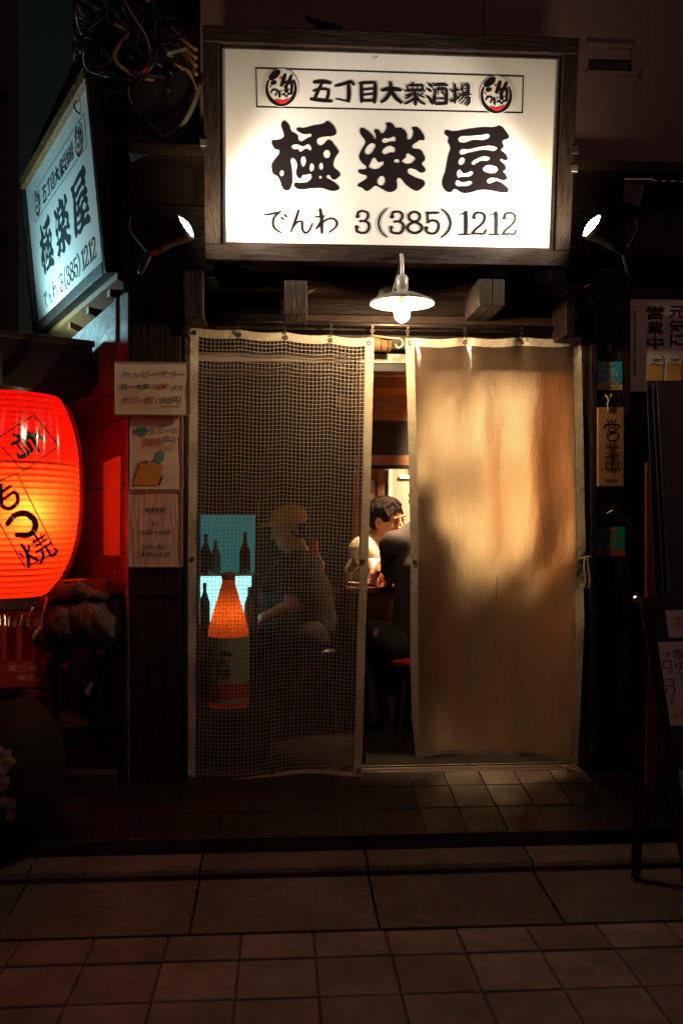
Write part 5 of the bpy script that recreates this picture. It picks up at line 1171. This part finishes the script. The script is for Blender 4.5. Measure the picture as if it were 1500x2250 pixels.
def head(s, C, fr):
    r, f, u = fr; A = np.array([r[:], f[:], u[:]], np.float32)
    L = lambda x, y, z: C + r * x + f * y + u * z
    s.ell(L(0, -.012, .03), (.074, .093, .083), A, .02); s.ell(L(0, .025, -.03), (.06, .066, .08), A, .02); s.cone(L(-.03, .045, -.085), L(.03, .045, -.085), .022, .022, .025); s.ell(L(0, .066, -.096), (.018, .016, .014), A, .015)
    s.cone(L(0, .086, .012), L(0, .108, -.03), .007, .011, .008); s.ell(L(-.012, .096, -.034), (.009, .011, .007), A, .004); s.ell(L(.012, .096, -.034), (.009, .011, .007), A, .004)
    for x in (-.031, .031):
        s.ell(L(x, .094, .006), (.019, .014, .012), A, .012, sub=True); s.ell(L(x, .074, .004), (.013, .013, .0105), A, .003)
        s.cone(L(x - .016, .082, .024), L(x + .016, .082, .024), .006, .006, .009); s.ell(L(x * 1.2, .07, -.025), (.02, .018, .016), A, .015)
        e = x / abs(x); s.ell(L(e * .079, -.008, -.008), (.010, .019, .031), A, .006); s.ell(L(e * .087, -.004, -.006), (.006, .011, .02), A, .003, sub=True)
    s.cone(L(-.018, .086, -.061), L(.018, .086, -.061), .0055, .0055, .005); s.cone(L(-.015, .084, -.072), L(.015, .084, -.072), .0065, .0065, .005)
    s.cone(L(-.02, .093, -.0665), L(.02, .093, -.0665), .0022, .0022, .002, sub=True)
    return L, A
def face_print(L, t, root):
    b = MB()
    def fn(x, z, y): return L(x, y, z)
    for x in (-.031, .031):
        b.tube(smooth_path([L(x - .016, .084, .003), L(x, .0895, .006), L(x + .016, .084, .003)], 4), .0022, 6)
        b.tube(smooth_path([L(x - .018, .087, .023), L(x, .0925, .028), L(x + .018, .084, .023)], 4), [.0015] + [.003] * 7 + [.0015], 6)
    b.build('eyes_and_brows', 'hair', root); b = MB(); b.tube(smooth_path([L(-.019, .088, -.066), L(0, .0935, -.0665), L(.019, .088, -.066)], 4), .003, 6); b.build('lips', 'lip', root)
def wob(sc, amp, ph=0): return lambda X: amp * (np.sin(X[0] * sc + ph) * np.sin(X[1] * sc * 1.1 + 1) * np.sin(X[2] * sc * .9 + 2) + .5 * np.sin(X[0] * sc * 2.3 + ph) * np.sin(X[2] * sc * 2.1))
def body(root, J, cloth, clothmat, hair, hairfn, bald=False, h=.007, trouser='trouser', sleeve=.55, hands=()):
    """J: dict of joints"""
    pts = [J[k] for k in J if isinstance(J[k], Vector)]
    lo = [min(p[i] for p in pts) - .17 for i in range(3)]; hi = [max(p[i] for p in pts) + .17 for i in range(3)]; hi[2] += .02
    s = SDF(lo, hi, h); fr = frame(J['face'], J.get('tilt', 0)); C = J['head']
    s.cone(J['neck'], C - fr[2] * .06 - fr[1] * .02, .055, .05, .02)
    s.cone(J['chest'], J['neck'], .12, .058, .05); s.cone(J['pelvis'], J['chest'], .125, .125, .06)
    s.cone(J['shL'], J['shR'], .058, .058, .06)
    for q in 'LR':
        s.cone(J['sh' + q], J['el' + q], .05, .038, .03); s.cone(J['el' + q], J['wr' + q], .037, .024, .012)
        s.cone(J['hip' + q], J['kn' + q], .085, .058, .04); s.cone(J['kn' + q], J['an' + q], .056, .036, .02); s.cone(J['an' + q], J['an' + q] + Vector(J['toe']) * .16 - Vector((0, 0, .04)), .036, .028, .015)
        d, n, cu = J.get('hand' + q, (J['wr' + q] - J['el' + q], Vector((0, 0, -1)), .5)); hand(s, J['wr' + q], d, n, cu, 1 if q == 'L' else -1)
    L, A = head(s, C, fr)
    sdf_obj(s, 'body', ['skin'], root)
    # shirt
    s = SDF(lo, hi, h)
    s.cone(J['chest'], J['neck'].lerp(J['chest'], .25), .13, .085, .05); s.cone(J['pelvis'], J['chest'], .142, .14, .06); s.cone(J['shL'], J['shR'], .068, .068, .06)
    for q in 'LR':
        s.cone(J['neck'], J['sh' + q], .062, .06, .03)
        e = J['sh' + q].lerp(J['el' + q], sleeve * 1.5 if sleeve < .66 else 1); s.cone(J['sh' + q], e, .064, .06, .03)
        if sleeve > .66: s.cone(J['el' + q], J['wr' + q].lerp(J['el' + q], .1), .05, .036, .015)
        else:
            dv = (J['el' + q] - J['sh' + q]).normalized(); s.cone(e + dv * .08, e + dv * .4, .1, .1, .004, sub=True)
    s.cone(J['neck'] + Vector((0, 0, .03)), C - fr[2] * .02, .062, .1, .008, sub=True)
    if 'front' in J: s.ell(J['neck'] + Vector(J['front']) * .07, (.055, .055, .07), None, .01, sub=True)
    s.g += .002 * np.sin(s.ax[2] * 55)[None, None, :] * np.sin(s.ax[0] * 31)[:, None, None] + .0025 * np.sin(s.ax[2] * 23 + 1)[None, None, :] * np.sin(s.ax[1] * 37)[None, :, None]
    sdf_obj(s, 'shirt', [clothmat], root)
    s = SDF(lo, hi, h)
    s.cone(J['hipL'], J['hipR'], .1, .1, .03)
    for q in 'LR': s.cone(J['hip' + q], J['kn' + q], .098, .07, .04); s.cone(J['kn' + q], J['an' + q] + Vector((0, 0, -.02)), .068, .055, .02)
    s.g += .003 * np.sin(s.ax[2] * 45)[None, None, :] * np.sin(s.ax[0] * 33)[:, None, None]
    sdf_obj(s, 'trousers', [trouser], root)
    for q in 'LR':
        s = SDF([J['an' + q][i] - .22 for i in range(3)], [J['an' + q][i] + .22 for i in range(3)], .008); t = Vector(J['toe'])
        s.cone(J['an' + q] - Vector((0, 0, .03)), J['an' + q] + t * .16 - Vector((0, 0, .045)), .045, .036, .02); sdf_obj(s, 'shoe', ['black'], root)
    # hair
    if hair:
        s = SDF([C[i] - .2 for i in range(3)], [C[i] + .2 for i in range(3)], .0045); hairfn(s, L, A, fr, C); sdf_obj(s, 'hair', [hair], root)
    return L, A, fr
def short_hair(s, L, A, fr, C):
    s.ell(L(0, -.016, .04), (.086, .102, .086), A, .01, noise=wob(60, .002)); s.ell(L(0, -.05, -.01), (.076, .06, .075), A, .02, noise=wob(80, .005))
    s.ell(L(0.01, .128, -.008), (.088, .085, .094), A, .012, sub=True); s.ell(L(.0, .02, -.09), (.12, .1, .075), A, .01, sub=True)
    for sx in (-1, 1): s.ell(L(sx * .09, .0, -.012), (.03, .03, .036), A, .008, sub=True)
    rr_ = random.Random(3)
    for k in range(170):
        th, ph = rr_.uniform(0, 2 * math.pi), rr_.uniform(.15, 1.45); 
        q = lambda p, e=0: (.088 * math.sin(p) * math.cos(th + e), -.016 + .104 * math.sin(p) * math.sin(th + e), .04 + .088 * math.cos(p))
        a_, b_ = q(ph), q(ph + .35, rr_.uniform(-.25, .25))
        if b_[1] > .045 and b_[2] < .075: continue
        if abs(b_[0]) > .05 and b_[2] < .02 and b_[1] > -.04: continue
        s.cone(L(*a_), L(*[c * (1.03 + .03 * rr_.random()) for c in b_]), .007, .0035, .004)
    for k in range(26):
        x = -.07 + .14 * (k % 13) / 12; y = .058 if k < 13 else .02; z = .092 - abs(x) * .5
        s.cone(L(x * .8, y - .03, z + .02), L(x + .012, y + .028 - abs(x) * .3, z - .022 - .008 * (k % 3)), .012, .004, .007)
def long_hair(s, L, A, fr, C):
    s.ell(L(0, -.016, .035), (.09, .106, .092), A, .01, noise=wob(75, .006)); s.ell(L(0, -.055, -.04), (.085, .062, .11), A, .03, noise=wob(60, .006))
    s.ell(L(0, .125, -.05), (.09, .09, .09), A, .01, sub=True)
def cap_hair(s, L, A, fr, C): s.ell(L(0, -.035, .0), (.08, .08, .085), A, .01, noise=wob(75, .004)); s.ell(L(0, .1, -.03), (.1, .085, .09), A, .01, sub=True)
def seated(hd, hip, facing, chest, neck, sh, width, elL, wrL, elR, wrR, kneeoff, floor=FL):
    f = Vector(facing).normalized(); r = f.cross(Vector((0, 0, 1))).normalized()
    J = dict(head=hd, pelvis=hip, chest=chest, neck=neck, shL=sh - r * width / 2, shR=sh + r * width / 2, elL=elL, wrL=wrL, elR=elR, wrR=wrR)
    for q, s_ in (('L', -1), ('R', 1)):
        J['hip' + q] = hip + r * s_ * .09 - Vector((0, 0, .03)); k = hip + r * s_ * .12 + f * kneeoff + Vector((0, 0, .0)); J['kn' + q] = k; J['an' + q] = Vector((k.x, k.y, floor + .08)) + f * -.02
    J['toe'] = f; return J
# --- man in white, seated behind the table, turned to the right
Yw = 1.0
pw = thing('person', 'young man with short black hair and white T-shirt, seen through the curtain gap', 'person', (W(830, 1142, Yw).x, Yw + .1, FL))
hd = W(851, 1141, Yw); nk = W(829, 1188, Yw + .06); f0 = Vector((.74, -.68, -.16))
ch = W(814, 1262, Yw + .12); hip = W(806, 1400, Yw + .2); hip.z = FL + .5
sh = W(822, 1206, Yw + .08)
J = seated(hd, hip, (.8, -.6, 0), ch, nk, sh, .27, W(802, 1275, Yw - .02), W(818, 1270, Yw - .16), W(868, 1258, Yw + .0), W(888, 1262, Yw - .12), .36)
J['face'] = f0; J['tilt'] = .16; J['front'] = (.5, -.8, 0)
J['handL'] = (Vector((.25, -.5, .5)), Vector((1, .1, 0)), .9)
L, A, fr = body(pw, J, None, 'shirt_white', 'hair', short_hair, h=.0055)
face_print(L, None, pw)
# --- person in black with back to the street, on the red stool
Yk = .66
pb = thing('person', 'person in black short-sleeved shirt with back to the street, half hidden by the amber curtain', 'person', (W(925, 1142, Yk).x, Yk, FL))
hd = W(934, 1112, Yk + .04); nk = W(930, 1160, Yk); ch = W(925, 1250, Yk - .03); hip = W(922, 1405, Yk - .05); hip.z = FL + .53
J = seated(hd, hip, (-.25, .97, 0), ch, nk, W(928, 1198, Yk), .33, W(858, 1266, Yk + .06), W(852, 1284, Yk + .26), W(1012, 1268, Yk + .05), W(985, 1282, Yk + .28), .36)
J['face'] = (-.35, .93, -.05); J['tilt'] = 0
body(pb, J, None, 'shirt_black', 'hair', long_hair, h=.007)
# --- person in a mustard cap, seated behind the net curtain, facing left
Yc = .9
pp = thing('person', 'person in a mustard cap with a pale towel, facing left behind the net curtain', 'person', (W(650, 1142, Yc).x, Yc, FL))
hd = W(634, 1160, Yc); nk = W(655, 1225, Yc); ch = W(668, 1300, Yc); hip = W(690, 1420, Yc); hip.z = FL + .55
J = seated(hd, hip, (-.95, .3, 0), ch, nk, W(660, 1245, Yc), .36, W(640, 1330, Yc - .2), W(590, 1352, Yc - .2), W(625, 1335, Yc + .16), W(590, 1350, Yc + .1), .38)
J['face'] = (-.9, -.35, -.25); J['tilt'] = 0
L, A, fr = body(pp, J, None, 'navy_cloth', 'hair', cap_hair, sleeve=.5, h=.008)
s = SDF([L(0, 0, .03)[i] - .2 for i in range(3)], [L(0, 0, .03)[i] + .2 for i in range(3)], .005)
s.ell(L(0, -.012, .045), (.091, .108, .085), A, .01); s.ell(L(0, .02, -.055), (.15, .2, .085), A, .006, sub=True); s.ell(L(0, .105, .05), (.062, .05, .008), A, .01); sdf_obj(s, 'cap', ['cap'], pp)
tw = MB()
for sgn in (-1, 1):
    pth = smooth_path([nk + Vector((.03, .06 * sgn, .04)), nk + Vector((-.07, .06 * sgn, .0)), W(594, 1250, Yc - .14 * (1 if sgn < 0 else -.6)), W(562, 1318, Yc - .16 * (1 if sgn < 0 else -.6))], 6)
    tw.add([p + Vector((0, o, 0)) for p in pth for o in (-.03, .03)], [(2 * i, 2 * i + 1, 2 * i + 3, 2 * i + 2) for i in range(len(pth) - 1)])
tw.build('towel', 'shirt_white', pp, smooth=True)
# ================================================================== HEAPED CUSHIONS
def cushion(lab, c, r, ph, grp='worn cushions heaped on the folding chair', rot=0, name='cushion'):
    c = Vector(c); s = SDF([c[i] - max(r) * 1.3 - .03 for i in range(3)], [c[i] + max(r) * 1.3 + .03 for i in range(3)], .008)
    a = math.cos(rot), math.sin(rot); A = np.array([[a[0], 0, a[1]], [0, 1, 0], [-a[1], 0, a[0]]], np.float32)
    s.ell(c, r, A, .01, noise=wob(26, .016, ph)); s.ell(c + Vector((r[0] * .4, 0, -r[2] * .3)), (r[0] * .6, r[1], r[2] * .8), A, .02, noise=wob(40, .01, ph))
    o = sdf_obj(s, name, ['cushion'], None)
    # give it an origin of its own
    me = o.data; me.transform(Matrix.Translation(-c)); o.location = c
    o['label'] = lab; o['category'] = 'cushion'; o['group'] = grp
cushion('worn furry cushion folded over the chair back, top of the heap', Wd(185, 1300, 4.15), (.15, .11, .055), 0)
cushion('furry cushion bulging on the right of the heap on the chair', Wd(205, 1365, 4.12), (.12, .12, .11), 2)
cushion('furry cushion drooping on the left of the heap on the chair', Wd(140, 1375, 4.1), (.1, .1, .095), 4, rot=.4)
cushion('rolled dark cushion sagging off the left edge of the chair', Wd(105, 1400, 4.12), (.055, .09, .06), 5, rot=.8)
# ================================================================== ROOM FURNITURE
tb_ = thing('dining_table', 'dark red table with steel tumbler between the two seated people', 'table', (W(845, 1142, 1.0).x, .95, FL))
tz = W(820, 1290, .78).z
MB().box(W(760, 1290, .78).x, .78, tz - .035, W(1010, 1290, .78).x, 1.35, tz).build('table_top', 'table', tb_, bevel=.004)
for x in (.03, .5):
    for y in (.84, 1.28): X_ = W(770, 1290, .78).x + x; MB().box(X_, y, FL, X_ + .04, y + .04, tz - .036).build('leg', 'inner_dark', tb_)
tc = W(822, 1286, .86); tc.z = tz
tu = MB().lathe(tc, [(.0, .001), (.026, .001), (.028, .01), (.027, .03), (.034, .15), (.032, .15), (.026, .03), (0, .02)], 24).build('tumbler', 'steel', None, smooth=True); tu['label'] = 'brushed steel tumbler standing on the dark red table'; tu['category'] = 'tumbler'
dh = MB().lathe(Vector((W(797, 1286, .9).x, .9, tz)), [(0, .001), (.05, .001), (.085, .02), (.08, .022), (.05, .006), (0, .006)], 24).build('dish', 'foam', None, smooth=True); dh['label'] = 'small white dish at the left edge of the dark red table'; dh['category'] = 'dish'
def stool(px, Y, sz_, lab, m):
    c = W(px, 1142, Y); t = thing('stool', lab, 'stool', (c.x, Y, FL), 'stools inside the tavern')
    MB().lathe((c.x, Y, 0), [(0, sz_ - .05), (.15, sz_ - .05), (.165, sz_ - .03), (.165, sz_ - .01), (.14, sz_), (0, sz_ + .004)], 28).build('seat', m, t, smooth=True)
    for k in range(4): a = math.pi / 4 + k * math.pi / 2; MB().tube([(c.x + .1 * math.cos(a), Y + .1 * math.sin(a), sz_ - .05), (c.x + .16 * math.cos(a), Y + .16 * math.sin(a), FL)], .012).build('leg', 'dark_metal', t)
stool(918, Yk - .05, FL + .45, 'red vinyl stool under the person in black', 'red_seat')
stool(690, Yc, FL + .46, 'dark stool under the person in the mustard cap', 'board_black'); stool(806, Yw + .2, FL + .43, 'dark stool under the man in the white shirt', 'board_black')
# display cooler with lit panels and the big amber bottle before it
cz = thing('display_cooler', 'glass display cooler glowing teal behind the net curtain', 'cooler', (W(500, 1142, .75).x, .75, FL))
Yq = .46
MB().pbox(436, 1378, 566, 1760, Yq + .02, .3).build('base', 'cooler_dark', cz); MB().pbox(436, 1100, 566, 1130, Yq + .02, .3).build('head', 'cooler_dark', cz)
MB().pbox(438, 1131, 560, 1262, Yq + .27, .02).build('upper_panel', 'teal_glow2', cz); MB().pbox(438, 1266, 552, 1377, Yq + .26, .02).build('lower_panel', 'teal_glow', cz)
MB().pbox(436, 1262, 566, 1266, Yq + .02, .24).build('shelf', 'metal', cz); MB().pbox(560, 1131, 566, 1378, Yq + .02, .03).build('corner_post', 'cooler_dark', cz)
MB().pbox(436, 1131, 440, 1378, Yq + .02, .03).build('corner_post', 'metal', cz); MB().pbox(441, 1131, 559, 1378, Yq + .01, .004).build('front_glass', 'glass', cz)
bt_c = W(502, 1550, .34); s0 = F / (4.2 + .34)
bo = thing('display_bottle', 'oversized amber display bottle with pale label behind the net curtain', 'bottle', (bt_c.x, .34, bt_c.z))
Hh = (1550 - 1262) / s0; rr = 45 / s0
MB().lathe(Vector((bt_c.x, .34, bt_c.z)), [(0, 0), (rr * .95, 0), (rr, .02), (rr, Hh * .53), (rr * .93, Hh * .6), (rr * .72, Hh * .72), (rr * .48, Hh * .84), (rr * .32, Hh * .93), (rr * .3, Hh), (0, Hh)], 40).build('glass_body', 'amber_glass', bo, smooth=True)
MB().lathe(Vector((bt_c.x, .34, bt_c.z)), [(rr + .002, .03), (rr + .002, Hh * .53)], 40).build('label', 'label', bo, smooth=True)
MB().lathe(Vector((bt_c.x, .34, bt_c.z)), [(rr + .003, .05), (rr + .003, .12)], 40).build('label_band', 'red_ink', bo, smooth=True)
MB().lathe(Vector((bt_c.x, .34, bt_c.z)), [(rr * .32, Hh - .03), (rr * .36, Hh), (0, Hh + .01)], 24).build('stopper', 'red_seat', bo, smooth=True)
t = MB(); fb = lambda x, y, l=0: Vector((bt_c.x + (rr + .004) * math.sin(x), .34 - (rr + .004) * math.cos(x), bt_c.z + y))
dense_strokes(t, [([(-.35, -.27), (.2, -.26)], .02)], lambda x, y, l: fb(x, -y, l)); vtyp(t, '大関', -.55, -.25, .1, -.13, lambda x, y, l: fb(x, -y, l), .02); t.build('lettering', 'ink', bo)
bl_ = bpy.data.lights.new('bottle_lamp', 'POINT'); bl_.energy = .6; bl_.color = (1, .5, .2); bl_.shadow_soft_size = .015; bo_ = bpy.data.objects.new('bottle_lamp', bl_); COL.objects.link(bo_); bo_.location = (bt_c.x, .34, bt_c.z + Hh * .68)
st2 = MB().box(bt_c.x - .2, .16, FL, bt_c.x + .2, .54, bt_c.z - .002).build('display_box', 'cooler_dark', None, bevel=.005); st2['label'] = 'low dark box carrying the amber display bottle'; st2['category'] = 'box'
jb = thing('amber_bottle', 'amber bottle on the counter behind the person in the mustard cap', 'bottle', W(692, 1300, 1.15))
MB().lathe(W(692, 1300, 1.15), [(0, 0), (.05, 0), (.055, .02), (.055, .16), (.02, .22), (.018, .3), (0, .3)], 24).build('glass_body', 'amber_glass', jb, smooth=True)
ctr = MB().pbox(560, 1300, 780, 1330, 1.1, .4).box(W(565, 1300, 1.15).x, 1.15, FL, W(775, 1300, 1.15).x, 1.45, W(650, 1331, 1.1).z).build('counter', 'inner_dark', None, bevel=.004); ctr['label'] = 'dark wooden counter behind the person in the mustard cap'; ctr['category'] = 'counter'
for k, (px, pyb, hh, m) in enumerate(((452, 1262, .2, 'cooler_dark'), (474, 1262, .17, 'teal_print'), (538, 1262, .21, 'cooler_dark'), (548, 1377, .2, 'teal_print'), (450, 1377, .22, 'cooler_dark'))):
    c = W(px, pyb, Yq + .14); c.z += .004
    o = MB().lathe(c, [(0, 0), (.026, 0), (.027, .01), (.027, hh * .55), (.01, hh * .78), (.01, hh), (0, hh)], 18).build('chilled_bottle', m, None, smooth=True)
    o['label'] = ['chilled bottle at the left end of the cooler upper shelf', 'teal chilled bottle second from left on the upper cooler shelf', 'chilled bottle at the right end of the cooler upper shelf', 'teal chilled bottle right of the amber bottle on the lower cooler shelf', 'chilled bottle left of the amber bottle on the lower cooler shelf'][k]; o['category'] = 'bottle'; o['group'] = 'bottles inside the lit cooler'
# pendant lamps in the room
def pendant(px, py, Y, r, lab, m='shade_glow'):
    c = W(px, py, Y); t = thing('pendant_lamp', lab, 'lamp', c, 'warm lamps inside the tavern')
    MB().lathe(c, [(r * .98, -.09), (r, -.07), (r, .07), (r * .98, .09)], 32).lathe(c, [(.001, .088), (r * .98, .088)], 32).build('shade', m, t, smooth=True)
    MB().tube([c + Vector((0, 0, .09)), Vector((c.x, c.y, 2.44))], .004, 6).build('cord', 'cable', t)
pendant(1105, 872, 1.3, .11, 'round paper lamp glowing behind the upper part of the amber curtain')
pendant(1075, 960, 2.0, .1, 'paper lamp hanging low further back behind the amber curtain', 'room_lamp'); pendant(1165, 865, 1.6, .09, 'paper lamp glowing near the right wall behind the amber curtain', 'shade_glow')
def area(name, c, size, e, col, rot):
    l = bpy.data.lights.new(name, 'AREA'); l.spread = R(95); l.energy = e; l.color = col; l.size = size; l.shape = 'DISK'; o = bpy.data.objects.new(name, l); COL.objects.link(o); o.location = c; o.rotation_euler = rot
area('room_fill', (W(905, 1142, .8).x, .78, 2.28), .2, 12, (1, .62, .33), (0, 0, 0))  # added fill above the gap, brightening the seated man's face
bpy.data.objects['room_fill'].data.spread = R(48)
area('room_fill', (W(1135, 1142, 1.3).x, 1.5, 2.2), .35, 62, (1, .73, .43), (R(58), 0, 0))  # added fill tilted at the back panel so the amber curtain glows
bpy.data.objects[[o.name for o in bpy.data.objects if o.name.startswith('room_fill')][-1]].data.spread = R(75)
